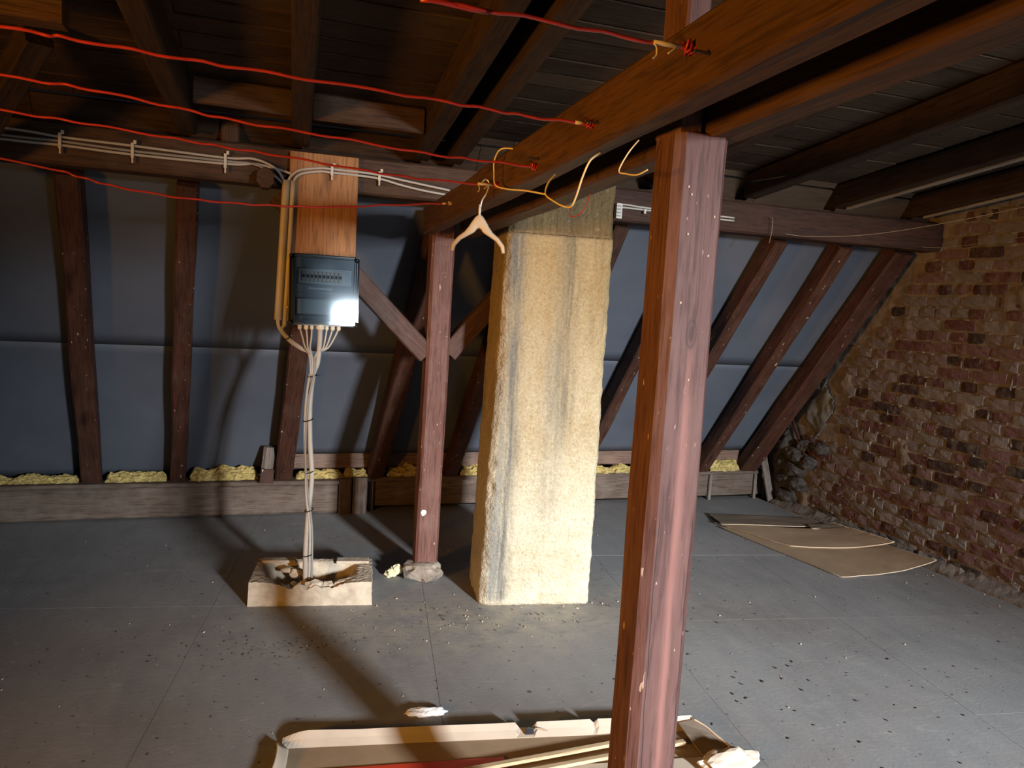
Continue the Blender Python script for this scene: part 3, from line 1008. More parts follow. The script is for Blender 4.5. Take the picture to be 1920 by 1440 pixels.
def chimney_shell(name, z0, z1, inset, nz):
    pts = []
    step = 0.011
    def side(a, b):
        n = max(2, int((Vector(b) - Vector(a)).length / step))
        return [(Vector(a) + (Vector(b) - Vector(a)) * i / n) for i in range(n)]
    c = 0.014
    lo, hi = inset, CW - inset
    loop = [(lo + c, inset), (hi - c, inset), (hi, inset + c), (hi, CD - c), (hi - c, CD), (lo + c, CD), (lo, CD - c), (lo, inset + c)]
    for i in range(8):
        pts += side(loop[i], loop[(i + 1) % 8])
    n = len(pts)
    vs = []; fs = []
    cen = Vector((CW / 2, CD / 2))
    for j in range(nz + 1):
        z = z0 + (z1 - z0) * j / nz
        for p in pts:
            left = max(0.0, 1 - p.x / 0.5)
            q = Vector((p.x + 0.045 * (z / 2.0) * left, p.y))
            nv = (p - cen); nv = Vector((nv.x / CW, nv.y / CD)).normalized()
            P = Vector((p.x * 8, p.y * 8, z * 8))
            d = 0.006 * noise.noise(P * 0.7) + 0.0035 * noise.noise(P * 2.6) + 0.0022 * noise.noise(P * 7)
            edge = math.exp(-((p - Vector((lo, inset))).length / 0.03) ** 2)
            d -= edge * (0.016 + 0.02 * abs(noise.noise(Vector((3, 1, z * 6)))) + 0.012 * noise.noise(Vector((3, 1, z * 23))))
            edge2 = math.exp(-((p - Vector((hi, inset))).length / 0.02) ** 2)
            d -= edge2 * (0.006 + 0.012 * noise.noise(Vector((8, 1, z * 14))))
            q += nv * d
            vs.append((q.x, q.y, z))
    for j in range(nz):
        for i in range(n):
            a = j * n + i; b = j * n + (i + 1) % n
            fs.append((a, b, b + n, a + n))
    fs.append(tuple(range(n))); fs.append(tuple(range(nz * n, nz * n + n)))
    o = link_mesh(name, vs, fs, M['plaster'])
    o.matrix_world = world_of(ch)
    set_parent(o, ch)
    for p in o.data.polygons:
        p.use_smooth = True
    return o


chimney_shell('plaster_shaft', 0.0, 1.832, 0.0, 150)
chimney_shell('chimney_head', 1.834, 2.13, 0.004, 26)

# ------------------------------------------------------------------ plywood board and fuse box
pb = boxm('plywood_board', (0.138, 3.765, 1.36), (0.449, 3.787, 2.135), M['ply'], bev=0.001)
# grain runs upright: rebuild as an upright timber
bpy.data.objects.remove(pb)
pb = beam('plywood_board', (0.2935, 3.778, 1.36), (0.2935, 3.778, 2.137), 0.312, 0.02, M['ply'], up=(0, 1, 0), seg=6, jit=0.001, cham=0.001, seed=75)
tag(pb, 'upright orange plywood board behind and above the fuse box', 'board')

FBR = math.radians(4.6)
fb = thing('fuse_box', (0.297, 3.762, 1.345), 'smoked-cover fuse box mounted on the plywood board', 'fuse box', rz=FBR)
FW = Matrix.Translation((0.297, 3.762, 1.345)) @ Matrix.Rotation(FBR, 4, 'Z')


def fbox(name, lo, hi, mat, parent=fb, bev=0.0):
    return boxm(name, lo, hi, mat, parent, bev, FW)


HW = 0.156
fbox('box_body', (-HW, -0.055, 0.0), (HW, -0.006, 0.318), M['body'], bev=0.008)
fbox('inner_panel', (-HW + 0.006, -0.066, 0.008), (HW - 0.006, -0.056, 0.31), M['panel_grey'], bev=0.002)
upw = fbox('breaker_window', (-0.125, -0.071, 0.185), (0.125, -0.0665, 0.262), M['frame_dark'], bev=0.001)
rail = fbox('breaker_row_base', (-0.117, -0.074, 0.192), (0.117, -0.0712, 0.255), M['panel_pale'], bev=0.001)
for k in range(10):
    x = -0.106 + k * 0.0186
    b = fbox('breaker', (x, -0.083, 0.2), (x + 0.0172, -0.0742, 0.247), M['breaker'], bev=0.0012)
    fbox('toggle', (x + 0.004, -0.089, 0.217), (x + 0.0132, -0.0832, 0.231), M['black'], parent=b)
lw = fbox('lower_window', (-0.128, -0.071, 0.042), (0.122, -0.0665, 0.125), M['frame_dark'], bev=0.001)
fbox('blank_plate', (-0.121, -0.0745, 0.049), (0.115, -0.0712, 0.118), M['panel_pale'], bev=0.0015)
fbox('label_strip', (-0.075, -0.068, 0.163), (0.035, -0.0664, 0.172), M['panel_pale'])
fbox('label_strip', (-0.12, -0.068, 0.146), (0.115, -0.0664, 0.15), M['frame_dark'])
fbox('label_strip', (-0.095, -0.068, 0.02), (-0.045, -0.0664, 0.03), M['frame_dark'])
# clear cover: a shell with rounded corners, open at the back
bm = bmesh.new()
bmesh.ops.create_cube(bm, size=1.0)
for v in bm.verts:
    v.co = Vector((v.co.x * (2 * HW + 0.004), -0.0795 + v.co.y * 0.047, 0.159 + v.co.z * 0.322))
bmesh.ops.bevel(bm, geom=[e for e in bm.edges if not (e.verts[0].co.y > -0.06 and e.verts[1].co.y > -0.06)], offset=0.016, segments=4, affect='EDGES')
back = [f for f in bm.faces if all(v.co.y > -0.0565 for v in f.verts)]
bmesh.ops.delete(bm, geom=back, context='FACES_ONLY')
me = bpy.data.meshes.new('clear_cover'); bm.to_mesh(me); bm.free()
me.materials.append(M['cover'])
for p in me.polygons:
    p.use_smooth = True
try:
    me.set_sharp_from_angle(angle=math.radians(40))
except Exception:
    pass
cv = bpy.data.objects.new('clear_cover', me); COL.objects.link(cv); cv.matrix_world = FW @ Matrix.Rotation(math.radians(-3.4), 4, 'X') @ Matrix.Rotation(math.radians(0.1), 4, 'Z') @ Matrix.Translation((0, -0.008, 0)); set_parent(cv, fb)
fbox('cover_rim', (-HW - 0.003, -0.061, -0.003), (-HW + 0.004, -0.0545, 0.321), M['frame_dark'])
fbox('cover_rim', (HW - 0.004, -0.061, -0.003), (HW + 0.003, -0.0545, 0.321), M['frame_dark'])
fbox('cover_rim', (-HW + 0.004, -0.061, -0.004), (HW - 0.004, -0.0545, 0.001), M['frame_dark'])
fbox('cover_rim', (-HW + 0.004, -0.061, 0.317), (HW - 0.004, -0.0545, 0.322), M['frame_dark'])
for sx, sz in ((-1, 0), (1, 0), (-1, 1), (1, 1)):
    c = FW @ Vector((sx * (HW - 0.006), -0.062, 0.008 + sz * 0.302))
    vs, fs = tube_data([c + Vector((0, 0.006, 0)), c + Vector((0, -0.004, 0)), c + Vector((0, -0.006, 0))], 0.012, 10)
    link_mesh('cover_screw', vs, fs, M['frame_dark'], fb, True)
GL = [(0.197, 0.010), (0.226, 0.011), (0.252, 0.009), (0.291, 0.021), (0.322, 0.009), (0.349, 0.011), (0.377, 0.010)]
for x, r in GL:
    y = 3.72 + (x - 0.297) * math.tan(FBR)
    lathe_z('cable_gland', [(r, 0.0), (r * 1.05, -0.008), (r * 0.8, -0.012), (r * 1.0, -0.013), (r * 0.95, -0.022), (r * 0.55, -0.028)], M['gland'], (x, y, 1.347), fb)

# conduits
cd = tube('conduit_pipe', [(0.122, 3.755, 2.0), (0.114, 3.755, 1.75), (0.1, 3.755, 1.358)], 0.0175, M['pipe'], n=3, sides=12)
tag(cd, 'thicker cream conduit pipe left of the plywood board', 'pipe')
cd2 = tube('conduit_pipe', [(0.1515, 3.752, 2.0), (0.145, 3.752, 1.75), (0.130, 3.752, 1.333)], 0.0105, M['pipe'], n=3, sides=10)
tag(cd2, 'thinner cream conduit pipe directly beside the plywood edge', 'pipe')
fbox('box_clip', (-0.172, -0.03, 0.07), (-0.154, -0.02, 0.08), M['pipe'])

# horizontal cables on the purlin
LC = [[(-1.9, 3.782, 2.125), (-1.018, 3.782, 2.102), (-0.80, 3.785, 2.090), (-0.519, 3.785, 2.085), (-0.149, 3.785, 2.076), (-0.02, 3.782, 2.084), (0.075, 3.775, 2.05), (0.118, 3.757, 1.985)],
      [(-1.9, 3.782, 2.09), (-1.019, 3.782, 2.072), (-0.80, 3.785, 2.072), (-0.529, 3.785, 2.063), (-0.137, 3.785, 2.062), (-0.011, 3.782, 2.059), (0.066, 3.775, 2.02), (0.108, 3.757, 1.985)],
      [(-1.9, 3.782, 2.075), (-1.019, 3.782, 2.056), (-0.80, 3.785, 2.056), (-0.529, 3.785, 2.048), (-0.137, 3.785, 2.05), (-0.02, 3.785, 2.062), (0.06, 3.79, 2.055), (0.15, 3.762, 2.032)]]
CN = ['topmost', 'middle', 'lowest']
for i, p in enumerate(LC):
    o = tube('cable', p, 0.0062, M['cable_grey'] if i == 1 else M['cable'], n=8, sides=7)
    tag(o, '%s of three pale cables along the purlin left of the conduits' % CN[i], 'cable', 'pale cables on the purlin')
RC = [[(0.125, 3.757, 1.985), (0.145, 3.752, 2.025), (0.185, 3.75, 2.053), (0.27, 3.753, 2.07), (0.325, 3.755, 2.072), (0.516, 3.78, 2.074), (0.68, 3.785, 2.058), (0.82, 3.785, 2.043), (0.9, 3.785, 2.035)],
      [(0.152, 3.752, 1.985), (0.162, 3.75, 2.015), (0.195, 3.75, 2.038), (0.27, 3.753, 2.055), (0.325, 3.755, 2.056), (0.529, 3.78, 2.057), (0.66, 3.785, 2.036), (0.76, 3.785, 2.022), (0.88, 3.785, 2.012)]]
for i, p in enumerate(RC):
    o = tube('cable', p, 0.006, M['cable'], n=8, sides=7)
    tag(o, '%s of two cables arching over the plywood to the braced post' % ('upper' if i == 0 else 'lower'), 'cable', 'cables over the plywood')
for i, (x, y, zz, lab) in enumerate([(-0.80, 3.786, 2.073, 'leftmost white clip on the three purlin cables'), (-0.522, 3.786, 2.064, 'middle white clip on the three purlin cables'), (-0.143, 3.786, 2.062, 'white clip on the purlin cables nearest the conduits'), (0.325, 3.758, 2.064, 'white clip on the cables over the plywood board'), (0.55, 3.785, 2.066, 'white clip on the cables right of the plywood board')]):
    hh = 0.032 if i < 3 else 0.022
    c = thing('cable_clip', (x, y, zz), lab, 'clip', 'white cable clips')
    boxm('clip_strap', (x - 0.006, y - 0.014, zz - hh), (x + 0.006, y - 0.008, zz + hh), M['white_tape'], c, 0.001)
    boxm('clip_tab', (x - 0.003, y - 0.013, zz - hh - 0.022), (x + 0.004, y - 0.006, zz - hh), M['white_tape'], c, 0.001)
    boxm('clip_tab', (x + 0.004, y - 0.013, zz + hh - 0.004), (x + 0.016, y - 0.006, zz + hh + 0.012), M['white_tape'], c, 0.001)

# the bundle that runs down into the floor block
bun = thing('cable_bundle', (0.27, 3.75, 0.09), 'bundle of pale cables hanging from the fuse box down into the floor block', 'cable')
main = [(0.291, 3.72, 1.325), (0.291, 3.735, 1.24), (0.285, 3.75, 1.16), (0.268, 3.76, 1.10), (0.257, 3.76, 0.96), (0.262, 3.76, 0.78), (0.275, 3.76, 0.6), (0.262, 3.76, 0.40), (0.256, 3.76, 0.22), (0.262, 3.765, 0.02)]
tube('thick_cable', main, 0.0125, M['cable'], bun, n=8, sides=9)
tube('cable_strand', [(0.252, 3.735, 1.22), (0.262, 3.742, 1.15), (0.249, 3.752, 1.09), (0.236, 3.752, 0.95), (0.236, 3.752, 0.8), (0.246, 3.75, 0.62), (0.252, 3.75, 0.5), (0.272, 3.75, 0.36), (0.276, 3.752, 0.2), (0.279, 3.76, 0.02)], 0.0062, M['cable'], bun, n=8)
tube('cable_strand', [(0.268, 3.735, 1.19), (0.272, 3.742, 1.12), (0.246, 3.748, 0.96), (0.241, 3.748, 0.72), (0.256, 3.748, 0.55), (0.282, 3.75, 0.36), (0.288, 3.752, 0.2), (0.290, 3.76, 0.02)], 0.0055, M['cable_grey'], bun, n=8)
for x, r in GL:
    if r > 0.015:
        continue
    y = 3.72 + (x - 0.297) * math.tan(FBR)
    tgt = (0.258, 3.742, 1.185) if x < 0.29 else (0.276, 3.738, 1.2)
    midx = x * 0.75 + tgt[0] * 0.25
    tube('gland_cable', [(x, y, 1.33), (midx + (0.006 if x > 0.29 else -0.002), y - 0.004, 1.285), (x * 0.4 + tgt[0] * 0.6 + (0.012 if x > 0.29 else -0.008), y, 1.235), tgt, (0.262, 3.748, 1.10)], 0.0046, M['cable'], bun, n=7, sides=6)
for i, (dx, st) in enumerate(((0.0, (0.095, 3.752, 1.36)), (0.008, (0.103, 3.748, 1.36)), (0.014, (0.13, 3.75, 1.335)), (0.02, (0.133, 3.746, 1.335)))):
    tube('conduit_cable', [st, (0.105 + dx * 0.8, 3.742, 1.318 - dx * .2), (0.15 + dx * 0.3, 3.736, 1.262 + dx * 0.5), (0.205, 3.734, 1.225 + dx * 0.6), (0.245, 3.738, 1.2 + dx * 0.3), (0.255, 3.745, 1.1)], 0.0052, M['cable'], bun, n=7, sides=6)
for p, ra in (((0.264, 3.756, 1.10), 0.021), ((0.250, 3.756, 0.885), 0.022), ((0.261, 3.756, 0.63), 0.021), ((0.267, 3.756, 0.44), 0.02), ((0.268, 3.757, 0.215), 0.022), ((0.143, 3.738, 1.276), 0.0135)):
    pts = [Vector(p) + Vector((math.cos(a) * ra, math.sin(a) * ra * 0.72, 0.004 * math.sin(a * 1.0) + (0.006 * math.cos(a)))) for a in [i * 2 * math.pi / 14 for i in range(15)]]
    vs, fs = tube_data(pts, 0.0026, 5)
    link_mesh('cable_tie', vs, fs, M['black'], bun, True)
tube('tie_tail', [(0.28, 3.737, 1.10), (0.3, 3.727, 1.107)], 0.0015, M['black'], bun, n=2, sides=4)

# ------------------------------------------------------------------ hollow block the cables drop into
blk = thing('floor_block', (-0.005, 3.685, 0), 'hollow chalky block with broken top where the cable bundle enters', 'block', rz=math.radians(-8.6))
BW, BD, BH = 0.572, 0.33, 0.118
nx, ny = 72, 42
vs = []; fs = []


def block_z(x, y):
    u = x / BW; v = y / BD
    z = BH * (1.0 - 0.02 * u)
    # trough through the middle, broken front lip
    hx = max(abs(u - 0.47) - 0.29, 0) / 0.06; hy = max(abs(v - 0.58) - 0.2, 0) / 0.07
    inside = math.exp(-(hx * hx + hy * hy))
    z -= 0.1 * inside * (0.92 + 0.2 * noise.noise(Vector((u * 9, v * 5, 0))))
    lip = math.exp(-((v - 0.12) / 0.26) ** 2) * math.exp(-((u - 0.5) / 0.27) ** 4)
    z -= lip * (0.035 + 0.026 * noise.noise(Vector((u * 14, v * 9, 4))) + 0.014 * noise.noise(Vector((u * 33, v * 20, 2))))
    left = math.exp(-((u - 0.24) / 0.09) ** 2) * math.exp(-((v - 0.5) / 0.35) ** 2)
    z -= left * 0.035 * (1 + noise.noise(Vector((u * 20, v * 12, 7))))
    z += 0.004 * noise.noise(Vector((u * 30, v * 20, 9)))
    return max(z, 0.008)


for i in range(nx + 1):
    for j in range(ny + 1):
        x = BW * i / nx; y = BD * j / ny
        vs.append((x, y, block_z(x, y)))
top_n = len(vs)
for i in range(nx):
    for j in range(ny):
        a = i * (ny + 1) + j
        fs.append((a, a + 1, a + ny + 2, a + ny + 1))
ring = [i * (ny + 1) for i in range(nx + 1)] + [nx * (ny + 1) + j for j in range(1, ny + 1)] + [i * (ny + 1) + ny for i in range(nx - 1, -1, -1)] + [j for j in range(ny - 1, 0, -1)]
prev = ring
lev = 6
for l in range(1, lev + 1):
    base = len(vs)
    for q in ring:
        v = vs[q]
        t = l / lev
        n = 0.004 * noise.noise(Vector((v[0] * 25, v[1] * 25, t * 4)))
        ox = (v[0] / BW - 0.5); oy = (v[1] / BD - 0.5)
        vs.append((v[0] + n + ox * 0.008 * t, v[1] + n + oy * 0.006 * t, v[2] * (1 - t)))
    cur = list(range(base, base + len(ring)))
    for a in range(len(ring)):
        b = (a + 1) % len(ring)
        fs.append((prev[a], prev[b], cur[b], cur[a]))
    prev = cur
MB = Matrix.Translation((-0.005, 3.685, 0)) @ Matrix.Rotation(math.radians(-8.6), 4, 'Z')
o = link_mesh('block_shell', vs, fs, M['block'], blk, False, MB)
for q, (lx, ly, lz, sz, sd) in enumerate(((0.30, 0.035, 0.092, (0.085, 0.05, 0.045), 3), (0.36, 0.05, 0.08, (0.06, 0.05, 0.045), 5), (0.20, 0.20, 0.088, (0.075, 0.06, 0.05), 6), (0.155, 0.22, 0.1, (0.08, 0.05, 0.03), 8))):
    lump('broken_chunk', MB @ Vector((lx, ly, lz)), sz, M['block'], blk, seed=sd, sub=2, rough=0.4)
for (u0, u1, v0, v1) in ((0.02, 0.185, 0.275, 0.325), (0.39, 0.555, 0.262, 0.324)):
    boxm('top_slab', (u0, v0, 0.112), (u1, v1, 0.128), M['block'], blk, 0.004, MB)

# ------------------------------------------------------------------ red cords
CORDS = [([(-1.9, 1.08, 1.94), (0.141, 1.09, 1.909), (0.207, 1.09, 1.907), (0.37, 1.09, 1.908), (0.542, 1.09, 1.905), (0.632, 1.085, 1.905)], 'uppermost red cord, nearest the viewer, with white tape at its knot', 0.0032),
         ([(-1.9, 1.5, 1.96), (-0.9, 1.52, 1.92), (-0.408, 1.52, 1.903), (-0.307, 1.52, 1.9), (-0.141, 1.52, 1.894), (0.01, 1.52, 1.891), (0.265, 1.52, 1.886), (0.415, 1.52, 1.882), (0.529, 1.52, 1.878), (0.654, 1.505, 1.876)], 'second red cord from the top, knotted above the foreground post', 0.0032),
         ([(-1.9, 1.9, 1.99), (-1.1, 1.9, 1.935), (-0.511, 1.9, 1.907), (-0.364, 1.9, 1.903), (-0.176, 1.9, 1.886), (-0.042, 1.9, 1.873), (0.159, 1.9, 1.864), (0.39, 1.9, 1.851), (0.526, 1.9, 1.85), (0.674, 1.89, 1.848)], 'third red cord from the top, knotted behind the yellow wire loop', 0.0032),
         ([(-1.9, 2.3, 1.985), (-1.2, 2.3, 1.94), (-0.619, 2.3, 1.908), (-0.441, 2.3, 1.9), (-0.212, 2.3, 1.886), (-0.077, 2.3, 1.878), (0.085, 2.3, 1.870), (0.317, 2.3, 1.855), (0.475, 2.3, 1.85), (0.695, 2.285, 1.853)], 'fourth red cord, the one the coat hanger hangs from', 0.0033),
         ([(-2.4, 3.05, 1.98), (-1.4, 3.05, 1.93), (-0.737, 3.05, 1.873), (-0.585, 3.05, 1.847), (-0.477, 3.05, 1.826), (-0.279, 3.05, 1.808), (-0.081, 3.05, 1.805), (0.088, 3.05, 1.811), (0.264, 3.05, 1.823), (0.508, 3.05, 1.854), (0.735, 3.05, 1.881)], 'lowest red cord, sagging across the plywood board', 0.004)]
def reach(p):       # slide a point along its sight line until it meets the beam face
    return 0.645 / (p[0] - 0.035 * p[1])


def slid(pts, k, dx=0.0):
    return [(x * k + dx, y * k, 1.5 + (z - 1.5) * k) for x, y, z in pts]


for i, (p, lab, r) in enumerate(CORDS):
    p = slid(p, reach(p[-1]))
    c = thing('clothes_line', p[-1], lab, 'clothes line', 'red clothes lines')
    q = smooth_path(p, 10)
    q = [Vector((v.x, v.y + 0.0015 * math.sin(k * 1.7), v.z + 0.0018 * math.sin(k * 0.9 + i))) for k, v in enumerate(q)]
    vs, fs = tube_data(q, r, 7)
    link_mesh('line', vs, fs, M['cord'] if i < 5 else M['cord'], c, True)
    e = Vector(p[-1])
    ks = 1.0 if i == 0 else (0.8 if i < 4 else 0.6)
    kp = []
    rr = random.Random(i)
    for k in range(40):
        a = k * 0.85
        kp.append(e + Vector((-0.006 + 0.010 * ks * math.sin(a * 0.61 + 1), 0.011 * ks * math.cos(a), 0.011 * ks * math.sin(a * 1.31))))
    vs, fs = tube_data(kp, 0.0023, 5)
    link_mesh('knot', vs, fs, M['cord'] if i < 4 else M['white_tape'], c, True)
    if i in (0, 1, 3, 4):
        ln = (0.055, 0.022, 0, 0.05, 0.02)[i]
        d = (Vector(p[-2]) - e).normalized()
        a0 = e + d * 0.018; a1 = e + d * (0.018 + ln)
        vs, fs = tube_data([a0, (a0 + a1) / 2, a1], r * 1.3, 8)
        link_mesh('tape_wrap', vs, fs, M['white_tape'], c, True)
        if i in (0, 3):
            tube('loose_end', [a1, a1 + Vector((0.004, -0.004, -0.008)), a1 + Vector((0.006, -0.002, -0.020)), a1 + Vector((0.0, -0.002, -0.026))], 0.0017, M['white_tape'], c, n=4, sides=5)
            tube('loose_end', [a0 + d * 0.01, a0 + Vector((-0.02, -0.003, -0.008)), a0 + Vector((-0.03, -0.003, -0.016))], 0.0017, M['white_tape'], c, n=4, sides=5)

# ------------------------------------------------------------------ coat hanger
HK = 1.066
hg = thing('coat_hanger', (0.66 * HK, 2.29 * HK, 1.5 + 0.353 * HK), 'beige coat hanger with white hook hanging from the fourth red cord', 'hanger')
hd = Vector((0.93, -0.36, 0)).normalized()
hc = Vector((0.642, 2.292, 0))


def hp(s, z):
    return ((hc.x + hd.x * s) * HK, (hc.y + hd.y * s) * HK, 1.5 + (z - 1.5) * HK)


tube('hook', [hp(0.003, 1.858), hp(0.012, 1.867), hp(0.022, 1.862), hp(0.024, 1.848), hp(0.017, 1.825), hp(0.006, 1.805), hp(0.002, 1.785), hp(0.0, 1.755)], 0.0028, M['metal'], hg, n=6, sides=7)
lathe_z('hook_sleeve', [(0.004, 0.0), (0.0045, 0.02), (0.0038, 0.036)], M['white_tape'], hp(0, 1.758), hg, 8)
prof = [(-0.079, 1.648, 0.0052), (-0.0745, 1.668, 0.0068), (-0.058, 1.688, 0.007), (-0.038, 1.702, 0.0085), (-0.022, 1.716, 0.013), (-0.010, 1.735, 0.021), (0.0, 1.742, 0.022), (0.010, 1.735, 0.021), (0.022, 1.716, 0.013), (0.038, 1.702, 0.0085), (0.058, 1.688, 0.007), (0.0745, 1.668, 0.0068), (0.079, 1.648, 0.0052)]
vs = []; fs = []
hn = Vector((-hd.y, hd.x, 0))
sm = []
for i in range(len(prof) - 1):
    for k in range(4):
        t = k / 4
        sm.append(tuple(prof[i][j] + (prof[i + 1][j] - prof[i][j]) * t for j in range(3)))
sm.append(prof[-1])
for i, (s, z, hw) in enumerate(sm):
    a = sm[max(i - 1, 0)]; b = sm[min(i + 1, len(sm) - 1)]
    tx_, tz_ = b[0] - a[0], b[1] - a[1]
    l = math.hypot(tx_, tz_) or 1
    px_, pz_ = -tz_ / l, tx_ / l
    if hw > 0.012:
        k = (hw - 0.012) / 0.01
        px_, pz_ = px_ * (1 - k), pz_ * (1 - k) + k
    for q in range(10):
        an = 2 * math.pi * q / 10
        o1 = math.cos(an) * hw; o2 = math.sin(an) * 0.0055
        v = Vector(hp(s + px_ * o1, z + pz_ * o1)) + hn * o2
        vs.append(v)
for i in range(len(sm) - 1):
    for q in range(10):
        a = i * 10 + q; b = i * 10 + (q + 1) % 10
        fs.append((a, b, b + 10, a + 10))
fs.append(tuple(range(10))); fs.append(tuple(range((len(sm) - 1) * 10, len(sm) * 10)))
link_mesh('shoulder_body', vs, fs, M['hanger'], hg, True)

# ------------------------------------------------------------------ loose wires on the tie beams
o = tube('bent_wire', slid([(0.665, 2.03, 1.915), (0.635, 2.08, 1.92), (0.628, 2.115, 1.895), (0.63, 2.12, 1.86), (0.63, 2.1, 1.825), (0.63, 2.0, 1.802), (0.635, 1.85, 1.78), (0.64, 1.72, 1.757)], 1.10, 0.0), 0.0026, M['yellow'], n=8, sides=6)
tag(o, 'pale bent wire hanging in a U on the corded tie beam', 'wire')
o = tube('bent_wire', slid([(0.672, 1.745, 1.81), (0.650, 1.735, 1.785), (0.64, 1.72, 1.757), (0.638, 1.66, 1.735), (0.637, 1.60, 1.718), (0.638, 1.555, 1.712), (0.64, 1.535, 1.73), (0.642, 1.51, 1.77), (0.648, 1.49, 1.80), (0.67, 1.49, 1.818)], 1.10, 0.0), 0.0024, M['yellow'], n=8, sides=6)
tag(o, 'lower yellow wire loop dangling in front of the chimney head', 'wire')
o = tube('curled_wire', slid([(0.64, 1.56, 1.712), (0.637, 1.56, 1.697), (0.64, 1.545, 1.69), (0.65, 1.525, 1.697), (0.655, 1.51, 1.715), (0.657, 1.50, 1.735)], 1.10, 0.0), 0.0012, M['cord'], n=6, sides=5)
tag(o, 'thin reddish wire curl below the yellow wire loop', 'wire')
o = tube('bent_wire', slid([(0.672, 1.325, 1.815), (0.655, 1.332, 1.79), (0.64, 1.335, 1.757), (0.643, 1.31, 1.748), (0.648, 1.275, 1.742), (0.655, 1.25, 1.748)], 1.10, 0.0), 0.0016, M['yellow'], n=6, sides=6)
tag(o, 'small bent wire hook under the beam left of the foreground post', 'wire')
o = tube('thin_wire', [(2.66, 2.55, 2.36), (2.70, 2.85, 2.30), (2.68, 3.2, 2.26), (2.63, 3.5, 2.245), (2.62, 3.75, 2.25)], 0.0016, M['thin_wire'], n=8, sides=5)
tag(o, 'thin wire sagging below the boards right of the foreground post', 'wire')
o = tube('thin_wire', [(2.9, 3.78, 1.985), (3.05, 3.74, 1.98), (3.3, 3.55, 2.0), (3.5, 3.2, 2.06), (3.65, 2.75, 2.14), (3.75, 2.3, 2.2)], 0.0013, M['thin_wire'], n=8, sides=5)
tag(o, 'thin slack wire under the pale-edged rafters at right', 'wire')
o = tube('thin_wire', [(3.93, 3.79, 1.99), (4.03, 3.7, 1.99), (4.05, 3.4, 2.01), (4.06, 3.0, 2.045), (4.06, 2.5, 2.1)], 0.0013, M['thin_wire'], n=8, sides=5)
tag(o, 'thin wire stretched across the top of the brick wall', 'wire')
o = tube('hanging_wire', [(2.79, 3.785, 2.07), (2.80, 3.775, 2.06), (2.80, 3.772, 2.0), (2.79, 3.77, 1.94), (2.785, 3.77, 1.925)], 0.0016, M['thin_wire'], n=6, sides=5)
tag(o, 'short wire dangling from the purlin right of the foreground post', 'wire')

# white junction piece and cables right of the chimney
jn = thing('junction_clip', (1.825, 3.77, 1.98), 'white junction clip on the purlin right of the chimney head', 'clip')
boxm('clip_block', (1.808, 3.765, 1.978), (1.842, 3.797, 2.058), M['white_tape'], jn, 0.003)
for k in range(4):
    boxm('clip_rib', (1.812, 3.760, 1.988 + k * 0.017), (1.832, 3.766, 1.995 + k * 0.017), M['panel_grey'], jn)
for i, zz in enumerate((2.056, 2.04)):
    o = tube('cable', [(1.838, 3.785, zz - 0.004), (1.87, 3.785, zz), (2.0, 3.785, zz - 0.006 + 0.004 * i), (2.3, 3.785, zz - 0.008), (2.55, 3.785, zz - 0.01)], 0.0055, M['cable'], n=6, sides=6)
    tag(o, '%s white cable running right from the junction clip' % ('upper' if i == 0 else 'lower'), 'cable', 'cables right of the chimney')
boxm('clip_tab', (1.975, 3.772, 2.018), (1.987, 3.782, 2.042), M['white_tape'], jn)

# ------------------------------------------------------------------ corner: rubble, dark film
fl_v = []; fl_f = []
nx, nz = 26, 26
for i in range(nx + 1):
    for j in range(nz + 1):
        u = i / nx; v = j / nz
        y = 4.95 - 0.40 * u - 0.05 * v; zz = 0.60 + 0.46 * v + 0.1 * (u - 0.5)
        q = Vector((u * 3.2, v * 3.2, 2))
        fl_v.append((4.062 + 0.05 * noise.noise(q) + 0.03 * abs(noise.noise(q * 2.1)) + 0.03 * (abs(u - 0.5) + abs(v - 0.5)), y, zz))
for i in range(nx):
    for j in range(nz):
        a = i * (nz + 1) + j
        u = (i + .5) / nx - 0.5; v = (j + .5) / nz - 0.5
        if abs(u) * 1.25 + abs(v) * 0.95 < 0.5:
            fl_f.append((a, a + 1, a + nz + 2, a + nz + 1))
o = link_mesh('crumpled_film', fl_v, fl_f, M['film'], None, True)
md = o.modifiers.new('thickness', 'SOLIDIFY'); md.thickness = 0.004
tag(o, 'dark crumpled film stuffed in the gap between rafter and brick wall', 'film')
bt = beam('broken_batten', (4.06, 4.99, 0.70), (4.045, 4.80, 0.46), 0.02, 0.03, M['rafter'], seg=5, seed=90)
tag(bt, 'dark red broken batten slanting below the crumpled film', 'wood')
stones = [((4.06, 5.03, 0.52), (0.13, 0.15, 0.19)), ((4.05, 4.90, 0.44), (0.13, 0.18, 0.12)), ((4.07, 5.06, 0.35), (0.12, 0.14, 0.13)), ((4.07, 4.92, 0.32), (0.13, 0.2, 0.12)), ((4.08, 5.04, 0.21), (0.1, 0.17, 0.14)),
          ((4.075, 4.90, 0.2), (0.12, 0.2, 0.12)), ((4.07, 4.78, 0.40), (0.11, 0.14, 0.1)), ((4.07, 4.66, 0.53), (0.1, 0.16, 0.09)), ((4.08, 5.0, 0.085), (0.1, 0.2, 0.12)), ((4.06, 4.82, 0.53), (0.1, 0.13, 0.09))]
sl = ['topmost rubble lump beside the rafter at the brick corner', 'wide rubble lump under the broken batten', 'rubble lump next to the leaning plank top', 'rubble lump in the middle of the brick corner', 'rubble lump beside the leaning plank middle',
      'broad rubble lump low in the brick corner', 'rubble lump where the brick courses break off', 'flat rubble lump just below the dark film right end', 'lowest rubble lump on the floor in the corner', 'small rubble lump just under the dark film']
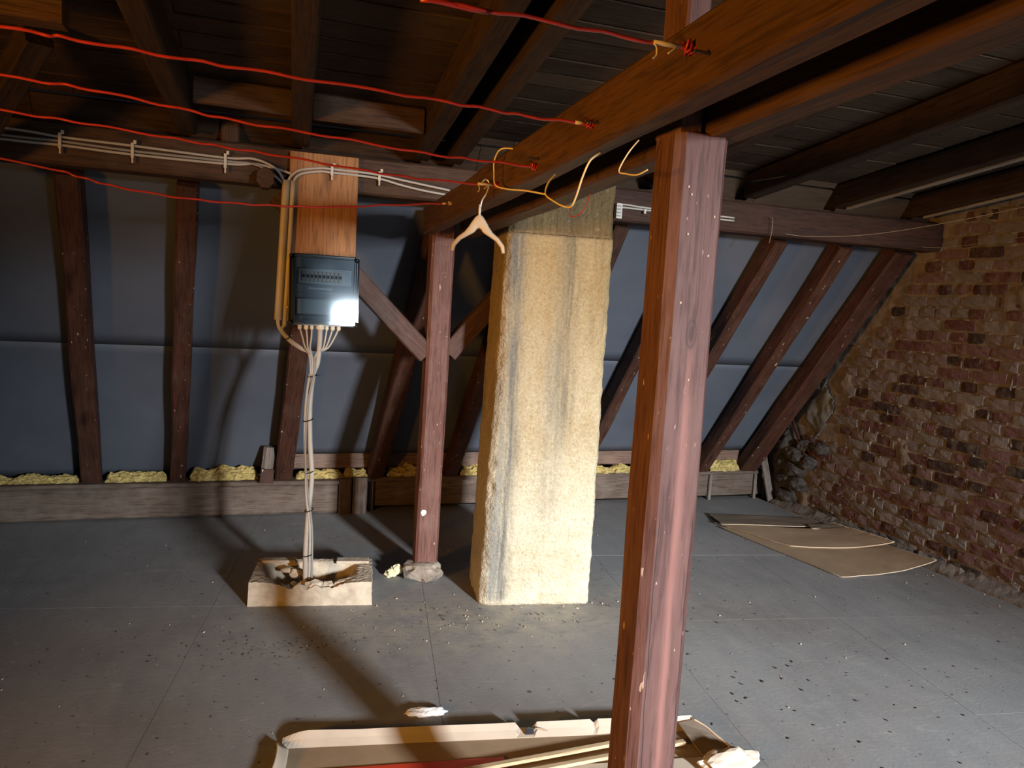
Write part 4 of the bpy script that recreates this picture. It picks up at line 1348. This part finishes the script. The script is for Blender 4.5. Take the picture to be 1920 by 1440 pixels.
for i, ((p, sz), lab) in enumerate(zip(stones, sl)):
    o = lump('rubble_stone', p, sz, M['stone'], None, seed=i + 11, sub=3, rough=0.45, freq=1.3)
    tag(o, lab, 'stone', 'rubble in the brick corner')

# ------------------------------------------------------------------ cardboard
def sheet_card(name, quad, zs, mat, label, th=0.004, warp=0.006, seed=0, cat='cardboard', group=None):
    """a loose flat sheet: quad of floor points, zs the lift at each corner"""
    c = thing(name, (*quad[0], 0), label, cat, group)
    n = 16
    vs = []; fs = []
    def P(u, v):
        a, b, cc, d = [Vector((q[0], q[1], z)) for q, z in zip(quad, zs)]
        p = (a * (1 - u) + b * u) * (1 - v) + (d * (1 - u) + cc * u) * v
        w3 = u ** 3
        p.z = (a.z * (1 - w3) + b.z * w3) * (1 - v) + (d.z * (1 - w3) + cc.z * w3) * v
        p.z += warp * (0.5 + 0.5 * noise.noise(Vector((u * 2.5, v * 2.5, seed)))) + 0.001
        p.x += 0.006 * noise.noise(Vector((u * 7, v * 7, seed + 5))); p.y += 0.006 * noise.noise(Vector((u * 7, v * 7, seed + 8)))
        return p
    for i in range(n + 1):
        for j in range(n + 1):
            vs.append(P(i / n, j / n))
    for i in range(n):
        for j in range(n):
            a = i * (n + 1) + j
            fs.append((a, a + 1, a + n + 2, a + n + 1))
    o = link_mesh('card_face', vs, fs, mat, c)
    md = o.modifiers.new('thickness', 'SOLIDIFY'); md.thickness = th; md.offset = 1
    # pale torn edges
    for q in (0, 1, 3):
        pts = []
        for k in range(n + 1):
            t = k / n
            p = (P(t, 0), P(1, t), P(t, 1), P(0, t))[q]
            pts.append(p + Vector((0, 0, th * 0.5)))
        ev, ef = tube_data(pts, th * 0.72, 5)
        link_mesh('card_edge', ev, ef, M['card_edge'] if q != 3 else M['card_dusty'], c, True)
    return c


sheet_card('cardboard_sheet', [(3.30, 3.50), (3.985, 3.47), (3.985, 4.0), (3.14, 4.53)], (0.0, 0.075, 0.03, 0.0), M['card'], 'lowest cardboard sheet on the floor, its front edge curling at the brick wall', seed=1)
sheet_card('cardboard_sheet', [(3.36, 4.03), (3.985, 3.80), (3.985, 4.2), (3.15, 4.60)], (0.012, 0.085, 0.06, 0.012), M['card'], 'upper cardboard sheet lying across the lowest one', seed=2, warp=0.008)
sheet_card('cardboard_sheet', [(3.16, 4.52), (3.97, 4.33), (3.97, 4.60), (3.25, 4.83)], (0.02, 0.02, 0.01, 0.004), M['card_dusty'], 'dusty cardboard sheet at the back of the floor pile', seed=3, warp=0.008)
sheet_card('cardboard_sheet', [(3.75, 4.30), (3.98, 4.20), (3.98, 4.36), (3.80, 4.40)], (0.03, 0.055, 0.05, 0.03), M['card_dusty'], 'small bent cardboard flap propped against the foot of the brick wall', seed=4, warp=0.01)

# open flat carton in the foreground
ct = thing('carton', (0.10, 2.40, 0), 'long pale open carton tray at the bottom edge, left of the foreground post', 'carton', rz=math.radians(-8.6))
CT = Matrix.Translation((0.10, 2.40, 0)) @ Matrix.Rotation(math.radians(-8.6), 4, 'Z')
TL, TD = 1.44, 0.62


def ctb(name, lo, hi, mat, bev=0.001):
    return boxm(name, lo, hi, mat, ct, bev, CT)


ctb('tray_bottom', (0.02, -TD, 0.001), (TL, 0.06, 0.006), M['card'])
# back wall leaning outwards, with a torn notch
vs = []; fs = []
n = 90
for i in range(n + 1):
    u = i / n
    x = TL * u
    h = 0.036 + 0.002 * noise.noise(Vector((u * 9, 0, 0)))
    if u < 0.06:
        h *= 0.35 + 0.65 * math.sin(u / 0.06 * math.pi / 2)
    if 0.545 < u < 0.592:
        h *= 0.42 + 0.06 * noise.noise(Vector((u * 90, 3, 0)))
    if 0.738 < u < 0.748:
        h *= 0.6
    vs += [(x, 0.06, 0.004), (x, 0.085, h * 0.55), (x, 0.105 + 0.004 * noise.noise(Vector((u * 6, 5, 0))), h)]
for i in range(n):
    for j in range(2):
        a = i * 3 + j
        fs.append((a, a + 1, a + 4, a + 3))
o = link_mesh('back_flap', vs, fs, M['card_white'], ct, False, CT)
md = o.modifiers.new('thickness', 'SOLIDIFY'); md.thickness = 0.004
# left wall curling up
vs = []; fs = []
for i in range(25):
    v = i / 24
    y = 0.075 - (TD + 0.05) * v
    for j in range(7):
        t = j / 6
        bulge = 0.012 * math.sin(math.pi * v * 3) * t
        vs.append((0.03 - 0.045 * t - 0.012 * math.sin(t * math.pi) + bulge, y, 0.004 + (0.036 - 0.01 * v) * t * (0.6 + 0.4 * min(1, v * 8))))
for i in range(24):
    for j in range(6):
        a = i * 7 + j
        fs.append((a, a + 1, a + 8, a + 7))
o = link_mesh('side_flap', vs, fs, M['card_white'], ct, True, CT)
md = o.modifiers.new('thickness', 'SOLIDIFY'); md.thickness = 0.004
# right flap folded outwards
vs = [(TL - 0.06, 0.075, 0.03), (TL + 0.0, 0.085, 0.034), (TL + 0.045, 0.0, 0.024), (TL + 0.085, -0.10, 0.012), (TL - 0.04, -0.11, 0.012), (TL - 0.06, 0.0, 0.03)]
o = link_mesh('side_flap', vs, [(0, 1, 2, 5), (5, 2, 3, 4)], M['card_dusty'], ct, False, CT)
md = o.modifiers.new('thickness', 'SOLIDIFY'); md.thickness = 0.004
tube('flap_edge', [CT @ Vector(p) for p in ((TL, 0.085, 0.036), (TL + 0.03, 0.04, 0.031), (TL + 0.05, -0.01, 0.024), (TL + 0.09, -0.105, 0.014))], 0.0035, M['card_edge'], ct, n=4, sides=5)
lump('crumpled_wrap', CT @ Vector((TL + 0.02, -0.165, 0.03)), (0.23, 0.10, 0.075), M['card_white'], ct, seed=21, sub=3, rough=0.3, flat=-0.028)
ctb('tape_strip', (0.817, 0.068, 0.012), (0.846, 0.074, 0.036), M['black'], 0.001)
tube('torn_edge', [CT @ Vector(p) for p in ((0.785, 0.1, 0.034), (0.775, 0.09, 0.024), (0.795, 0.075, 0.014))], 0.0028, M['card'], ct, n=3, sides=5)
tube('torn_edge', [CT @ Vector(p) for p in ((0.85, 0.075, 0.03), (0.875, 0.078, 0.026), (0.905, 0.076, 0.012))], 0.0035, M['card'], ct, n=3, sides=5)
o = boxm('red_sheet', (0.12, -0.45, 0.007), (0.72, -0.075, 0.011), M['red_sheet'], None, 0.001, CT @ Matrix.Rotation(math.radians(2.0), 4, 'Z'))
tag(o, 'flat red sheet lying inside the pale carton', 'sheet')
for i, (a, b, lab) in enumerate((((0.45, -0.16, 0.02), (1.25, 0.01, 0.02), 'pale wooden lath lying in the carton, nearer its back flap'), ((0.60, -0.19, 0.02), (1.36, -0.03, 0.02), 'pale wooden lath lying in the carton, in front of the other lath'))):
    o = beam('wooden_lath', CT @ Vector(a), CT @ Vector(b), 0.022, 0.012, M['slat'], seg=6, jit=0.001, cham=0.002, seed=95 + i)
    tag(o, lab, 'lath')
o = boxm('card_insert', (0.78, -0.42, 0.007), (1.42, -0.13, 0.0115), M['card_white'], None, 0.001, CT @ Matrix.Rotation(math.radians(1.0), 4, 'Z'))
tag(o, 'flat pale card insert under the laths inside the carton', 'cardboard')

# ------------------------------------------------------------------ small things on the floor
o = lump('plaster_flake', (0.617, 2.57, 0.010), (0.135, 0.05, 0.03), M['white_plaster'], None, seed=31, sub=4, rough=0.3, freq=2.0, rz=-0.15, flat=-0.010)
tag(o, 'white crumbly plaster flake on the floor behind the carton', 'plaster')
ff = thing('foam_scrap', (0.735, 3.95, 0), 'small cream foam scrap on the floor between block and braced post', 'scrap')
lump('foam_piece', (0.72, 3.96, 0.022), (0.06, 0.05, 0.045), M['foam'], ff, seed=33, sub=3, rough=0.5, flat=-0.022)
lump('foam_piece', (0.752, 3.96, 0.04), (0.06, 0.045, 0.05), M['foam'], ff, seed=34, sub=3, rough=0.5)
pd = []; dd = []
for _ in range(300):
    a = R.random()
    if a < 0.45:
        x, y = R.gauss(1.0, 0.55), R.gauss(3.35, 0.12)
    elif a < 0.6:
        x, y = R.uniform(3.6, 3.98), R.uniform(2.9, 5.0)
        if R.random() < 0.5:
            x = 3.98 - abs(R.gauss(0, 0.06))
    else:
        x, y = R.uniform(-1.0, 3.6), R.uniform(2.3, 5.1)
    s = R.uniform(0.003, 0.009)
    (pd if R.random() < 0.5 else dd).append(((x, y, s * 0.3), (s, s * R.uniform(0.6, 1.6), s * 0.7)))
for _ in range(70):
    x, y = R.gauss(2.15, 0.6), R.gauss(2.35, 0.25)
    s = R.uniform(0.003, 0.011)
    dd.append(((x, y, s * 0.2), (s, s * 1.8, s * 0.5)))
for _ in range(110):
    x, y = R.gauss(0.1, 0.22), R.gauss(3.2, 0.06)
    s = R.uniform(0.002, 0.007)
    dd.append(((x, y, s * 0.2), (s, s * 1.8, s * 0.5)))
o = blobs('floor_crumbs', pd, M['crumb_pale']); o['kind'] = 'stuff'
tag(o, 'pale plaster crumbs scattered over the grey floor', 'crumbs', kind='stuff')
o = blobs('floor_dirt', dd, M['crumb_dark'])
tag(o, 'dark dirt crumbs scattered over the grey floor', 'dirt', kind='stuff')
